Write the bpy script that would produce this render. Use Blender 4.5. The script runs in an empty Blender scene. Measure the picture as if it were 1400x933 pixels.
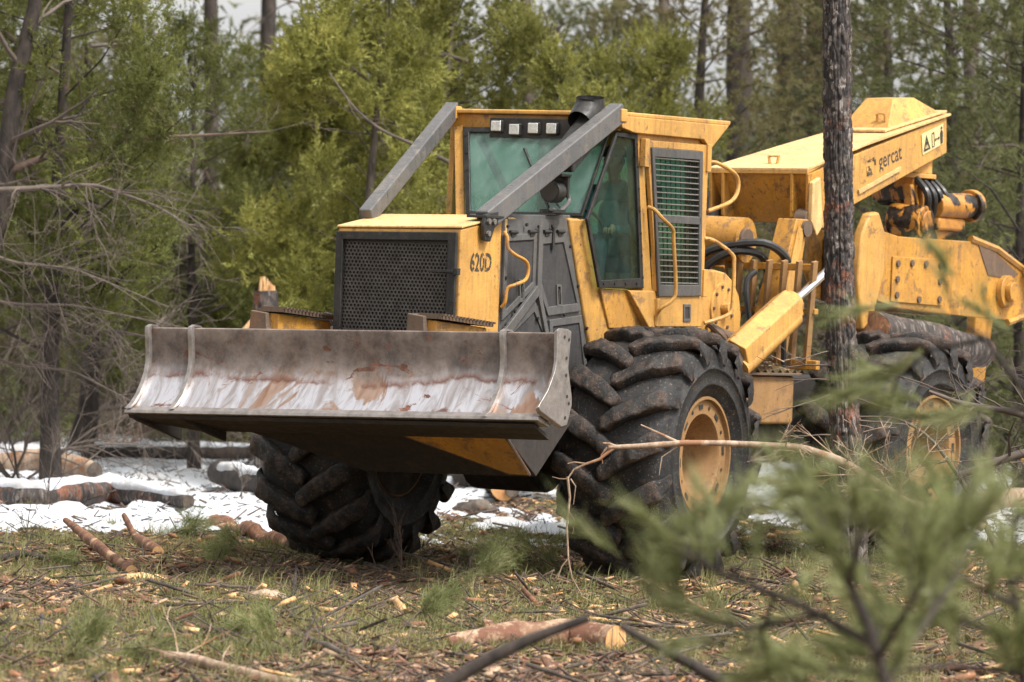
import bpy, math, random
import numpy as np
from mathutils import Vector, Matrix
rad = math.radians
S = bpy.context.scene
COL = S.collection
# ------------------------------------------------------------------ camera
FPX = 5760.0; HORIZ = 460.0; CAMH = 1.89
cam = bpy.data.cameras.new('camera'); camo = bpy.data.objects.new('camera', cam); COL.objects.link(camo)
cam.sensor_width = 36.0; cam.lens = FPX / 1400.0 * 36.0
camo.location = (0, 0, CAMH)
camo.rotation_euler = (rad(90) - math.atan((466.5 - HORIZ) / FPX), 0, 0)
cam.clip_start = 0.5; cam.clip_end = 4000
cam.dof.use_dof = True; cam.dof.focus_distance = 30.9; cam.dof.aperture_fstop = 3.2; cam.dof.aperture_blades = 9
S.camera = camo
# ------------------------------------------------------------------ light
SUN_EL = rad(54); SUN_AZ = rad(128)          # compass azimuth from +Y, clockwise: behind the camera, to the right
w = bpy.data.worlds.new('World'); S.world = w; w.use_nodes = True
nt = w.node_tree; nt.nodes.clear()
out = nt.nodes.new('ShaderNodeOutputWorld'); bg = nt.nodes.new('ShaderNodeBackground')
sky = nt.nodes.new('ShaderNodeTexSky'); sky.sky_type = 'NISHITA'; sky.sun_disc = False
sky.sun_elevation = SUN_EL; sky.sun_rotation = SUN_AZ; sky.dust_density = 4.0; sky.air_density = 1.0
hsv = nt.nodes.new('ShaderNodeHueSaturation'); hsv.inputs['Saturation'].default_value = 0.0; hsv.inputs['Value'].default_value = 1.5
nt.links.new(sky.outputs[0], hsv.inputs['Color']); nt.links.new(hsv.outputs[0], bg.inputs['Color'])
bg.inputs['Strength'].default_value = 0.15
nt.links.new(bg.outputs[0], out.inputs[0])
sun = bpy.data.lights.new('sun', 'SUN'); suno = bpy.data.objects.new('sun', sun); COL.objects.link(suno)
sun.energy = 3.6; sun.angle = rad(13); sun.color = (1.0, 0.95, 0.88)
sd = Vector((math.sin(SUN_AZ) * math.cos(SUN_EL), math.cos(SUN_AZ) * math.cos(SUN_EL), math.sin(SUN_EL)))
suno.rotation_euler = sd.to_track_quat('Z', 'Y').to_euler(); suno.location = (0, 0, 60)
S.view_settings.view_transform = 'Standard'; S.view_settings.look = 'None'
S.view_settings.gamma = 1.0; S.view_settings.use_curve_mapping = False
S.view_settings.exposure = 0.42
# ------------------------------------------------------------------ noise
def _h(i, j, k, s):
    n = (i * 374761393 + j * 668265263 + k * 2147483647 + s * 1274126177) & 0xffffffff
    n = ((n ^ (n >> 13)) * 1274126177) & 0xffffffff
    return ((n ^ (n >> 16)) & 0xffff) / 65535.0
def vnoise(P, scale=1.0, seed=0):
    P = np.asarray(P, float) * scale
    if P.shape[-1] == 2: P = np.concatenate([P, np.zeros(P.shape[:-1] + (1,))], -1)
    I = np.floor(P).astype(np.int64); f = P - I; f = f * f * (3 - 2 * f)
    r = 0
    for a in (0, 1):
        for b in (0, 1):
            for c in (0, 1):
                wt = (f[..., 0] if a else 1 - f[..., 0]) * (f[..., 1] if b else 1 - f[..., 1]) * (f[..., 2] if c else 1 - f[..., 2])
                r = r + wt * _h(I[..., 0] + a, I[..., 1] + b, I[..., 2] + c, seed)
    return r * 2 - 1
def fbm(P, scale=1.0, octv=4, seed=0):
    r = 0; a = 1.0; t = 0
    for o in range(octv):
        r = r + a * vnoise(P, scale * 2 ** o, seed + o * 7); t += a; a *= .5
    return r / t
def sstep(a, b, x):
    t = np.clip((x - a) / (b - a), 0, 1); return t * t * (3 - 2 * t)
# ------------------------------------------------------------------ terrain height
def ground(x, y):
    x = np.asarray(x, float); y = np.asarray(y, float)
    xs = 9 * np.tanh(x / 9); ys = 14 * np.tanh((y - 32.8) / 14)
    z = 0.06 - 0.03 * xs + 0.006 * ys
    P = np.stack([x, y], -1)
    flat = sstep(0.6, 3.0, np.hypot((x - 1.0) / 1.6, (y - 34.2) / 1.6))
    z = z + (0.08 * fbm(P, .45, 3, 3)) * (0.25 + 0.75 * flat) + 0.028 * fbm(P, 3.0, 3, 9)
    return z
def gz(x, y): return float(ground(np.array([x]), np.array([y]))[0])
def gpx(px, py):
    """ground point seen at that spot of the photograph (first guess for placing loose things)"""
    y = 35.0
    for i in range(12):
        x = (px - 700) / FPX * y; y = .5 * y + .5 * FPX * (CAMH - gz(x, y)) / (py - HORIZ)
    return Vector((x, y, gz(x, y)))
def apx(px, py, d): return Vector(((px - 700) / FPX * d, d, CAMH + (HORIZ - py) / FPX * d))
# ------------------------------------------------------------------ object helpers
def tag(o, label=None, cat=None, group=None, kind=None):
    if label: o['label'] = label
    if cat: o['category'] = cat
    if group: o['group'] = group
    if kind: o['kind'] = kind
    return o
def empty(name, loc=(0, 0, 0), rot=None):
    o = bpy.data.objects.new(name, None); COL.objects.link(o); o.location = loc; o.empty_display_size = .3
    if rot is not None: o.rotation_euler = rot
    return o
def link(name, me, parent=None, mat=None, loc=None, rot=None):
    o = bpy.data.objects.new(name, me); COL.objects.link(o)
    if mat and not me.materials: me.materials.append(mat)
    if parent: o.parent = parent
    if loc is not None: o.location = loc
    if rot is not None: o.rotation_euler = rot
    return o
def np_mesh(name, V, Fc, k=3, smooth=False):
    """mesh from vertex array and (n,k) faces"""
    V = np.asarray(V, np.float32).reshape(-1, 3); Fc = np.asarray(Fc, np.int32).reshape(-1, k)
    me = bpy.data.meshes.new(name)
    me.vertices.add(len(V)); me.vertices.foreach_set('co', V.ravel())
    me.loops.add(Fc.size); me.loops.foreach_set('vertex_index', Fc.ravel())
    me.polygons.add(len(Fc)); me.polygons.foreach_set('loop_start', np.arange(0, Fc.size, k, dtype=np.int32))
    try: me.polygons.foreach_set('loop_total', np.full(len(Fc), k, np.int32))
    except Exception: pass
    if smooth: me.polygons.foreach_set('use_smooth', np.ones(len(Fc), bool))
    me.update(calc_edges=True)
    return me
def copy_tree(o, parent=None):
    c = o.copy(); COL.objects.link(c)
    if parent: c.parent = parent
    for ch in list(o.children): copy_tree(ch, c)
    return c
class MB:
    """collects shapes and links them as one mesh object"""
    def __init__(s, X=None): s.v = []; s.f = []; s.X = X
    def add(s, pts, faces):
        n = len(s.v); s.v += [Vector(p) for p in pts]; s.f += [tuple(i + n for i in fc) for fc in faces]; return s
    def hexa(s, a, b):
        """two quads a, b (4 points each) joined"""
        return s.add(list(a) + list(b), [(3, 2, 1, 0), (4, 5, 6, 7), (0, 1, 5, 4), (1, 2, 6, 5), (2, 3, 7, 6), (3, 0, 4, 7)])
    def box(s, c, d, R=None):
        x, y, z = (i / 2 for i in d); c = Vector(c); P = []
        for sz in (-1, 1):
            for sx, sy in ((-1, -1), (1, -1), (1, 1), (-1, 1)):
                q = Vector((sx * x, sy * y, sz * z)); P.append(c + (R @ q if R else q))
        return s.hexa(P[:4], P[4:])
    def span(s, lo, hi):
        c = [(a + b) / 2 for a, b in zip(lo, hi)]; return s.box(c, [abs(b - a) for a, b in zip(lo, hi)])
    def prism(s, poly, off):
        n = len(poly); off = Vector(off); P = [Vector(p) for p in poly]
        s.add(P + [p + off for p in P], [tuple(range(n - 1, -1, -1)), tuple(range(n, 2 * n))] + [(i, (i + 1) % n, n + (i + 1) % n, n + i) for i in range(n)]); return s
    def frame(s, outer, inner, off):
        """ring between two polygons of equal count, extruded"""
        n = len(outer); off = Vector(off); A = [Vector(p) for p in outer]; B = [Vector(p) for p in inner]
        P = A + B + [p + off for p in A] + [p + off for p in B]; F_ = []
        for i in range(n):
            j = (i + 1) % n
            F_ += [(i, j, n + j, n + i), (2 * n + j, 2 * n + i, 3 * n + i, 3 * n + j), (j, i, 2 * n + i, 2 * n + j), (n + i, n + j, 3 * n + j, 3 * n + i)]
        return s.add(P, F_)
    def tube(s, path, r, n=8, caps=True, twist=0, flat=1.0):
        path = [Vector(p) for p in path]; m = len(path)
        rs = r if isinstance(r, (list, tuple)) else [r] * m
        t0 = (path[1] - path[0]).normalized(); up = Vector((0, 0, 1)) if abs(t0.z) < .9 else Vector((1, 0, 0))
        a = t0.cross(up).normalized(); P = []
        for i, p in enumerate(path):
            t = (path[min(i + 1, m - 1)] - path[max(i - 1, 0)])
            t = t.normalized() if t.length > 1e-9 else t0
            a = (a - t * a.dot(t)); a = a.normalized() if a.length > 1e-6 else t.orthogonal().normalized()
            b = t.cross(a)
            for k in range(n):
                an = 2 * math.pi * k / n + twist
                P.append(p + (a * math.cos(an) + b * math.sin(an) * flat) * rs[i])
        F_ = [(i * n + k, i * n + (k + 1) % n, (i + 1) * n + (k + 1) % n, (i + 1) * n + k) for i in range(m - 1) for k in range(n)]
        if caps: F_ += [tuple(range(n - 1, -1, -1)), tuple((m - 1) * n + k for k in range(n))]
        return s.add(P, F_)
    def cyl(s, a, b, r, r2=None, n=20): return s.tube([a, b], [r, r if r2 is None else r2], n)
    def bar(s, a, b, wd, ht, upv=(0, 0, 1)):
        """rectangular bar from a to b, wd across, ht along upv"""
        a = Vector(a); b = Vector(b); t = (b - a).normalized(); sdv = t.cross(Vector(upv)).normalized(); u = sdv.cross(t)
        P = []
        for p in (a, b):
            for i, j in ((-1, -1), (1, -1), (1, 1), (-1, 1)): P.append(p + sdv * wd / 2 * i + u * ht / 2 * j)
        return s.hexa(P[:4], P[4:])
    def lathe(s, prof, c, axis=1, n=32, a0=0.0, a1=2 * math.pi):
        """prof: (along axis, radius) list; closed round unless a1-a0 < 2pi"""
        full = abs(a1 - a0 - 2 * math.pi) < 1e-6; m = n if full else n + 1; P = []; c = Vector(c)
        for h, r in prof:
            for k in range(m):
                an = a0 + (a1 - a0) * k / n; u, v = r * math.cos(an), r * math.sin(an)
                P.append(c + Vector({0: (h, u, v), 1: (v, h, u), 2: (u, v, h)}[axis]))
        F_ = []
        for i in range(len(prof) - 1):
            for k in range(n):
                j = (k + 1) % m; F_.append((i * m + k, i * m + j, (i + 1) * m + j, (i + 1) * m + k))
        return s.add(P, F_)
    def mesh(s, name, smooth=None):
        me = bpy.data.meshes.new(name)
        V = [s.X @ v for v in s.v] if s.X else s.v
        me.from_pydata([tuple(v) for v in V], [], s.f); me.validate(); me.update()
        import bmesh
        bm = bmesh.new(); bm.from_mesh(me); bmesh.ops.recalc_face_normals(bm, faces=bm.faces)
        bm.to_mesh(me); bm.free()
        if smooth: me.shade_smooth() if hasattr(me, 'shade_smooth') else None
        return me
    def build(s, name, mat, parent=None, bevel=0.0, smooth=False, seg=2):
        me = s.mesh(name, smooth or bevel > 0)
        if smooth and bevel == 0:
            try: me.set_sharp_from_angle(angle=rad(40))
            except Exception: pass
        o = link(name, me, parent, mat)
        if bevel > 0:
            md = o.modifiers.new('bevel', 'BEVEL'); md.width = bevel; md.segments = seg; md.limit_method = 'ANGLE'; md.angle_limit = rad(35); md.harden_normals = True
        return o
def text_part(txt, mat, parent, org, xd, yd, size, depth=.003, X=None, name='lettering', xs=1.0, off=0.0, shear=0.0):
    cu = bpy.data.curves.new('lettering', 'FONT'); cu.body = txt; cu.size = size; cu.extrude = 0; cu.offset = off; cu.shear = shear; cu.resolution_u = 3
    to = bpy.data.objects.new('tmp', cu); COL.objects.link(to)
    dg = bpy.context.evaluated_depsgraph_get(); me = bpy.data.meshes.new_from_object(to.evaluated_get(dg))
    bpy.data.objects.remove(to)
    org = Vector(org); xd = Vector(xd).normalized(); yd = Vector(yd).normalized()
    for v in me.vertices:
        p = org + xd * v.co.x * xs + yd * v.co.y
        v.co = X @ p if X else p
    me.name = name
    return link(name, me, parent, mat)
# ------------------------------------------------------------------ materials
def newmat(name):
    m = bpy.data.materials.new(name); m.use_nodes = True; t = m.node_tree
    return m, t, t.nodes['Principled BSDF']
def N(t, typ, **kw):
    n = t.nodes.new(typ)
    for k, v in kw.items():
        if k in n.inputs: n.inputs[k].default_value = v
        else: setattr(n, k, v)
    return n
def noise(t, scale, detail=4, rough=.6, coord='Object', sc=None, dist=0.0):
    tc = t.nodes.new('ShaderNodeTexCoord'); n = t.nodes.new('ShaderNodeTexNoise')
    n.inputs['Scale'].default_value = scale; n.inputs['Detail'].default_value = detail; n.inputs['Roughness'].default_value = rough; n.inputs['Distortion'].default_value = dist
    src = tc.outputs[coord]
    if sc:
        mp = t.nodes.new('ShaderNodeMapping'); mp.inputs['Scale'].default_value = sc; t.links.new(src, mp.inputs[0]); src = mp.outputs[0]
    t.links.new(src, n.inputs['Vector']); return n.outputs['Fac']
def ramp(t, src, stops, interp='LINEAR'):
    r = t.nodes.new('ShaderNodeValToRGB'); r.color_ramp.interpolation = interp; e = r.color_ramp.elements
    while len(e) > 1: e.remove(e[-1])
    e[0].position = stops[0][0]; e[0].color = (*stops[0][1], 1) if len(stops[0][1]) == 3 else stops[0][1]
    for p, c in stops[1:]:
        x = e.new(p); x.color = (*c, 1) if len(c) == 3 else c
    t.links.new(src, r.inputs[0]); return r.outputs[0]
def mix(t, fac, a, b, typ='MIX'):
    n = t.nodes.new('ShaderNodeMix'); n.data_type = 'RGBA'; n.blend_type = typ
    for sock, v in ((n.inputs[0], fac), (n.inputs[6], a), (n.inputs[7], b)):
        if isinstance(v, (int, float)): sock.default_value = v
        elif isinstance(v, tuple): sock.default_value = (*v, 1)
        else: t.links.new(v, sock)
    return n.outputs[2]
def g3(v): return (v, v, v)
def bump(t, b, src, strength=.3, dist=.01):
    n = t.nodes.new('ShaderNodeBump'); n.inputs['Strength'].default_value = strength; n.inputs['Distance'].default_value = dist
    t.links.new(src, n.inputs['Height'])
    if b.inputs['Normal'].is_linked: t.links.new(b.inputs['Normal'].links[0].from_socket, n.inputs['Normal'])
    t.links.new(n.outputs[0], b.inputs['Normal'])
def paint(name, col, dirt=(.16, .09, .045), dcol2=None, amt=.5, rough=.45, rust=.0, scr=True):
    m, t, b = newmat(name)
    c = mix(t, ramp(t, noise(t, 1.7, 6, .65), [(.38, g3(0)), (.62, g3(1))]), tuple(min(1, x * 1.08) for x in col), tuple(x * .80 for x in col))
    d = ramp(t, noise(t, 2.6, 10, .74, dist=.6), [(.60 - amt * .16, g3(0)), (.72 - amt * .12, g3(.85))])
    c = mix(t, d, c, mix(t, .55, dirt, col))
    streak = ramp(t, noise(t, 4.0, 6, .65, sc=(6, 6, .5)), [(.48, g3(0)), (.62, g3(.7))])
    c = mix(t, streak, c, mix(t, .5, dirt, col))
    blot = ramp(t, noise(t, 5.0, 9, .74, dist=.3), [(.600 - .05 * amt, g3(0)), (.640 - .05 * amt, g3(.75 * min(1, amt * 1.6)))])
    c = mix(t, blot, c, dirt)
    ch = ramp(t, noise(t, 24, 9, .8), [(.628 - .028 * rust, g3(0)), (.642 - .028 * rust, g3(.9))])
    c = mix(t, ch, c, dcol2 or (.05, .03, .02))
    if scr:
        sc = ramp(t, noise(t, 7, 3, .5, sc=(1, 5, 9), dist=2.0), [(.60, g3(0)), (.62, g3(.55)), (.64, g3(0))])
        c = mix(t, sc, c, tuple(min(1, x * 1.5 + .05) for x in col))
        sc2 = ramp(t, noise(t, 5, 3, .5, sc=(7, 1.5, 1.2), dist=2.5), [(.57, g3(0)), (.583, g3(.6)), (.596, g3(0))])
        c = mix(t, sc2, c, dcol2 or (.10, .06, .035))
    t.links.new(c, b.inputs['Base Color'])
    r = ramp(t, noise(t, 7, 6, .7), [(.38, g3(rough - .14)), (.62, g3(min(1, rough + .3)))]); t.links.new(r, b.inputs['Roughness'])
    b.inputs['Specular IOR Level'].default_value = .45
    bump(t, b, noise(t, 40, 5, .7), .12, .004); bump(t, b, noise(t, 2.2, 2, .4), .25, .03)
    return m
M = {}
M['yellow'] = paint('worn_yellow_paint', (.53, .28, .066), amt=.6, rust=.45)
def mat_greasy():
    m, t, b = newmat('greasy_worn_yellow')
    c = mix(t, ramp(t, noise(t, 8, 8, .7), [(.4, g3(0)), (.6, g3(1))]), (.50, .22, .035), (.30, .13, .03))
    c = mix(t, ramp(t, noise(t, 3.6, 7, .65, dist=.8), [(.485, g3(0)), (.515, g3(1))]), c, mix(t, ramp(t, noise(t, 18, 6, .7), [(.45, g3(0)), (.6, g3(1))]), (.008, .007, .006), (.05, .03, .018)))
    t.links.new(c, b.inputs['Base Color']); b.inputs['Roughness'].default_value = .38; bump(t, b, noise(t, 16, 8, .7), .5, .015); return m
M['greasy'] = mat_greasy()
M['orange'] = paint('deep_yellow_paint', (.50, .24, .036), amt=1.0, rust=1.4, rough=.38)
M['hoodtop'] = paint('lit_top_paint', (.64, .41, .17), amt=.3, rust=.1)  # paler copy of the yellow; brightness of lit tops put into the colour
M['grey'] = paint('dark_grey_paint', (.078, .076, .075), dirt=(.13, .11, .09), dcol2=(.02, .02, .02), amt=.35, rough=.42)
M['tubegrey'] = paint('worn_grey_tube_paint', (.088, .087, .088), dirt=(.17, .145, .12), dcol2=(.05, .045, .04), amt=.5, rough=.35)
M['black'] = paint('black_paint', (.013, .013, .013), dirt=(.045, .038, .032), dcol2=(.09, .06, .04), amt=.3, rough=.4)
M['darkpanel'] = paint('black_mesh_panel', (.030, .029, .030), dirt=(.07, .058, .048), dcol2=(.03, .03, .03), amt=.25, rough=.7)
M['rusty'] = paint('rusty_dark_steel', (.10, .07, .05), dirt=(.16, .085, .045), dcol2=(.03, .025, .02), amt=.7, rough=.7)
M['under'] = paint('dark_underbody', (.022, .018, .016), dirt=(.045, .032, .024), amt=.6, rough=.8)  # near-black brown with browner mottling, mostly for the lower parts
def mat_rubber(name, mud):
    m, t, b = newmat(name)
    c = mix(t, ramp(t, noise(t, 5, 8, .7), [(.42, g3(0)), (.62, g3(1))]), (.006, .006, .0065), (.019, .018, .017))
    c = mix(t, ramp(t, noise(t, 9, 9, .75), [(.58 - .10 * mud, g3(0)), (.62 - .08 * mud, g3(1))]), c, mix(t, ramp(t, noise(t, 22, 6, .8), [(.42, g3(0)), (.6, g3(1))]), (.020, .012, .008), (.075, .045, .030)))
    c = mix(t, ramp(t, noise(t, 55, 3, .6), [(.63, g3(0)), (.65, g3(.8))]), c, (.17, .12, .085))
    t.links.new(c, b.inputs['Base Color'])
    t.links.new(ramp(t, noise(t, 6, 5, .6), [(.3, g3(.38)), (.7, g3(.85))]), b.inputs['Roughness'])
    bump(t, b, noise(t, 30, 8, .75), .5 + .4 * mud, .02); return m
M['rubber'] = mat_rubber('dusty_black_rubber', .15); M['lug'] = mat_rubber('muddy_rubber', .9)
def mat_steel():
    m, t, b = newmat('worn_blade_steel')
    tc = t.nodes.new('ShaderNodeTexCoord'); sp = t.nodes.new('ShaderNodeSeparateXYZ'); t.links.new(tc.outputs['Object'], sp.inputs[0])
    def math_(op, a, bb):
        n = t.nodes.new('ShaderNodeMath'); n.operation = op
        for s_, v in ((n.inputs[0], a), (n.inputs[1], bb)):
            if isinstance(v, (int, float)): s_.default_value = v
            else: t.links.new(v, s_)
        return n.outputs[0]
    z = math_('SUBTRACT', sp.outputs[2], math_('MULTIPLY', sp.outputs[1], .02))
    zn = math_('ADD', z, math_('MULTIPLY', math_('SUBTRACT', noise(t, 1.7, 5, .62, sc=(1, 1, .8)), .5), .34))
    # band where the soil rolls up the face and polishes it
    pol = ramp(t, zn, [(.0, g3(0)), (.01, g3(1))])
    mr = t.nodes.new('ShaderNodeMapRange'); t.links.new(zn, mr.inputs[0]); mr.inputs[1].default_value = 1.20; mr.inputs[2].default_value = 1.92
    pol = ramp(t, mr.outputs[0], [(.0, g3(.3)), (.10, g3(.75)), (.18, g3(1)), (.36, g3(.95)), (.46, g3(.45)), (.56, g3(.08)), (1, g3(0))])
    streak = noise(t, 2.2, 8, .62, sc=(1, 4.5, 1.3), dist=.9)
    shiny = mix(t, ramp(t, streak, [(.43, g3(0)), (.60, g3(1))]), (.62, .61, .65), (.36, .32, .31))
    tan = mix(t, ramp(t, noise(t, 1.5, 6, .6, sc=(1, 1.6, .8), dist=.8), [(.53, g3(0)), (.56, g3(1))], ), shiny, mix(t, ramp(t, streak, [(.35, g3(0)), (.65, g3(1))]), (.30, .17, .11), (.45, .32, .25)))
    rustp = ramp(t, noise(t, 2.3, 8, .7, sc=(1, 1, 2.0), dist=1.0), [(.60, g3(0)), (.625, g3(1))])
    upper = mix(t, ramp(t, noise(t, 4.5, 8, .75), [(.38, g3(0)), (.64, g3(1))]), (.06, .042, .034), (.20, .155, .128))
    upper = mix(t, ramp(t, noise(t, 8, 8, .7), [(.60, g3(0)), (.66, g3(1))]), upper, (.15, .055, .025))
    c = mix(t, pol, upper, tan); c = mix(t, rustp, c, mix(t, ramp(t, noise(t, 20, 6, .7), [(.4, g3(0)), (.6, g3(1))]), (.06, .025, .015), (.17, .065, .035)))
    # crust of red soil along the lower seam and the upper edge of the polished band
    seam = ramp(t, mr.outputs[0], [(.10, g3(0)), (.12, g3(1)), (.145, g3(0)), (.42, g3(0)), (.45, g3(.9)), (.51, g3(0))])
    c = mix(t, math_('MULTIPLY', seam, ramp(t, noise(t, 3, 7, .7), [(.42, g3(0)), (.52, g3(1))])), c, (.13, .05, .03))
    t.links.new(c, b.inputs['Base Color'])
    t.links.new(math_('MULTIPLY', pol, ramp(t, rustp, [(0, g3(.75)), (1, g3(.0))])), b.inputs['Metallic'])
    t.links.new(mix(t, pol, g3(.62), ramp(t, streak, [(.3, g3(.30)), (.7, g3(.46))])), b.inputs['Roughness'])
    bump(t, b, noise(t, 14, 8, .7), .25, .006); return m
M['steel'] = mat_steel()
def _x(): pass
def mat_plain(name, col, rough=.5, metal=0.0, nz=0.0, sc=8, b_=0.0):
    m, t, b = newmat(name)
    if nz:
        c = mix(t, ramp(t, noise(t, sc, 6, .7), [(.3, g3(0)), (.7, g3(1))]), tuple(x * (1 - nz) for x in col), tuple(min(1, x * (1 + nz)) for x in col)); t.links.new(c, b.inputs['Base Color'])
    else: b.inputs['Base Color'].default_value = (*col, 1)
    b.inputs['Roughness'].default_value = rough; b.inputs['Metallic'].default_value = metal
    if b_: bump(t, b, noise(t, sc * 3, 7, .7), b_, .01)
    return m
M['edge'] = mat_plain('scuffed_bare_steel', (.33, .30, .28), .42, .7, .35, 14, .2)
M['chrome'] = mat_plain('polished_rod', (.8, .8, .82), .15, 1.0)
M['lens'] = mat_plain('lamp_lens', (.55, .55, .52), .12, .3, .3, 60)
M['hose'] = mat_plain('hose_rubber', (.02, .02, .02), .45, 0, .4, 20, .2)
M['rimyellow'] = paint('rim_paint', (.30, .165, .062), amt=.8, rust=.8, rough=.6)
M['guard'] = mat_plain('guard_bar_grey', (.17, .155, .135), .5, .3, .3, 30)
M['sticker'] = mat_plain('sticker_pale_yellow', (.66, .52, .24), .5, 0, .15, 40)
M['ink'] = mat_plain('black_ink', (.03, .025, .02), .6)
def mat_worn_ink():
    m, t, b = newmat('worn_black_lettering')
    t.links.new(mix(t, ramp(t, noise(t, 14, 6, .7), [(.54, g3(0)), (.60, g3(1))]), (.045, .035, .025), (.58, .32, .08)), b.inputs['Base Color']); b.inputs['Roughness'].default_value = .5
    return m
M['wornink'] = mat_worn_ink()
def mat_glass(name, tint, refl=.5, rough=.02, haze=(.04, .22)):
    m = bpy.data.materials.new(name); m.use_nodes = True; t = m.node_tree; t.nodes.clear()
    o = t.nodes.new('ShaderNodeOutputMaterial'); tr = t.nodes.new('ShaderNodeBsdfTransparent'); tr.inputs[0].default_value = (*tint, 1)
    gl = t.nodes.new('ShaderNodeBsdfGlossy'); gl.inputs['Roughness'].default_value = rough; gl.inputs[0].default_value = (.85, 1, .95, 1)
    df = t.nodes.new('ShaderNodeBsdfDiffuse'); df.inputs[0].default_value = (.26, .36, .33, 1)
    fr = t.nodes.new('ShaderNodeFresnel'); fr.inputs[0].default_value = 1.55
    mx = t.nodes.new('ShaderNodeMixShader'); mth = t.nodes.new('ShaderNodeMath'); mth.operation = 'MULTIPLY'; mth.inputs[1].default_value = refl
    ge = t.nodes.new('ShaderNodeNewGeometry'); bf = t.nodes.new('ShaderNodeMath'); bf.operation = 'SUBTRACT'; bf.inputs[0].default_value = 1.0; t.links.new(ge.outputs['Backfacing'], bf.inputs[1])
    m0 = t.nodes.new('ShaderNodeMath'); m0.operation = 'MULTIPLY'; t.links.new(fr.outputs[0], m0.inputs[0]); t.links.new(bf.outputs[0], m0.inputs[1]); t.links.new(m0.outputs[0], mth.inputs[0]); t.links.new(mth.outputs[0], mx.inputs[0]); t.links.new(tr.outputs[0], mx.inputs[1]); t.links.new(gl.outputs[0], mx.inputs[2])
    m2 = t.nodes.new('ShaderNodeMixShader'); t.links.new(mx.outputs[0], m2.inputs[1]); t.links.new(df.outputs[0], m2.inputs[2])
    t.links.new(ramp(t, noise(t, 5, 7, .7, sc=(1, 1, .6)), [(.35, g3(haze[0])), (.7, g3(haze[1]))]), m2.inputs[0])
    t.links.new(m2.outputs[0], o.inputs[0]); return m
M['glass'] = mat_glass('green_tinted_glass', (.58, .76, .70), 1.0, haze=(.12, .40))
M['sideglass'] = mat_glass('dark_green_side_glass', (.60, .74, .68), .50, haze=(.01, .06))
def mat_poly():
    m = bpy.data.materials.new('green_polycarbonate'); m.use_nodes = True; t = m.node_tree; t.nodes.clear(); o = t.nodes.new('ShaderNodeOutputMaterial')
    tr = t.nodes.new('ShaderNodeBsdfTransparent'); tr.inputs[0].default_value = (.55, .84, .74, 1); tl = t.nodes.new('ShaderNodeBsdfTranslucent'); tl.inputs[0].default_value = (.34, .54, .47, 1); gl = t.nodes.new('ShaderNodeBsdfGlossy'); gl.inputs['Roughness'].default_value = .15
    mx = t.nodes.new('ShaderNodeMixShader'); t.links.new(ramp(t, noise(t, 4, 6, .7), [(.35, g3(.25)), (.7, g3(.6))]), mx.inputs[0]); t.links.new(tr.outputs[0], mx.inputs[1]); t.links.new(tl.outputs[0], mx.inputs[2])
    m2 = t.nodes.new('ShaderNodeMixShader'); m2.inputs[0].default_value = .06; t.links.new(mx.outputs[0], m2.inputs[1]); t.links.new(gl.outputs[0], m2.inputs[2]); t.links.new(m2.outputs[0], o.inputs[0]); return m
def leafmat(name, cols, rough=.55, trans=.35, sc=1.3):
    m = bpy.data.materials.new(name); m.use_nodes = True; t = m.node_tree; t.nodes.clear()
    o = t.nodes.new('ShaderNodeOutputMaterial'); b = t.nodes.new('ShaderNodeBsdfPrincipled'); tl = t.nodes.new('ShaderNodeBsdfTranslucent'); mx = t.nodes.new('ShaderNodeMixShader'); mx.inputs[0].default_value = trans
    c = ramp(t, noise(t, sc, 6, .75), [(.30 + .40 * i / max(1, len(cols) - 1), cc) for i, cc in enumerate(cols)])
    oi = t.nodes.new('ShaderNodeObjectInfo')
    h = t.nodes.new('ShaderNodeHueSaturation'); mr = t.nodes.new('ShaderNodeMapRange'); mr.inputs[3].default_value = .8; mr.inputs[4].default_value = 1.2
    t.links.new(oi.outputs['Random'], mr.inputs[0]); t.links.new(mr.outputs[0], h.inputs['Value']); t.links.new(c, h.inputs['Color'])
    t.links.new(h.outputs[0], b.inputs['Base Color']); t.links.new(h.outputs[0], tl.inputs[0]); b.inputs['Roughness'].default_value = rough; b.inputs['Specular IOR Level'].default_value = .3
    t.links.new(b.outputs[0], mx.inputs[1]); t.links.new(tl.outputs[0], mx.inputs[2]); t.links.new(mx.outputs[0], o.inputs[0]); return m
M['backglass'] = mat_poly()
M['juniper'] = leafmat('juniper_foliage', [(.12, .085, .045), (.13, .13, .035), (.215, .218, .052), (.34, .325, .088), (.46, .41, .13)], trans=.45)
M['juniper_dark'] = leafmat('dark_juniper_foliage', [(.10, .07, .04), (.085, .095, .028), (.16, .17, .045), (.25, .25, .07)], trans=.45)
M['pine'] = leafmat('pine_needles', [(.10, .075, .045), (.10, .11, .045), (.17, .18, .07), (.25, .25, .11)], trans=.45)
M['pinenear'] = leafmat('near_pine_needles', [(.12, .14, .05), (.23, .25, .10), (.42, .42, .23)], trans=.45, sc=4)
M['olive'] = leafmat('olive_needles', [(.12, .085, .05), (.14, .125, .055), (.22, .20, .09)], trans=.45)
M['grass'] = leafmat('grass_blades', [(.085, .095, .03), (.17, .17, .06), (.30, .25, .12)], sc=.9)
M['twiggrey'] = mat_plain('grey_dead_twigs', (.085, .064, .050), .8, 0, .5, 3)
M['twigbrown'] = mat_plain('brown_twigs', (.09, .055, .038), .8, 0, .5, 3)
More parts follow.
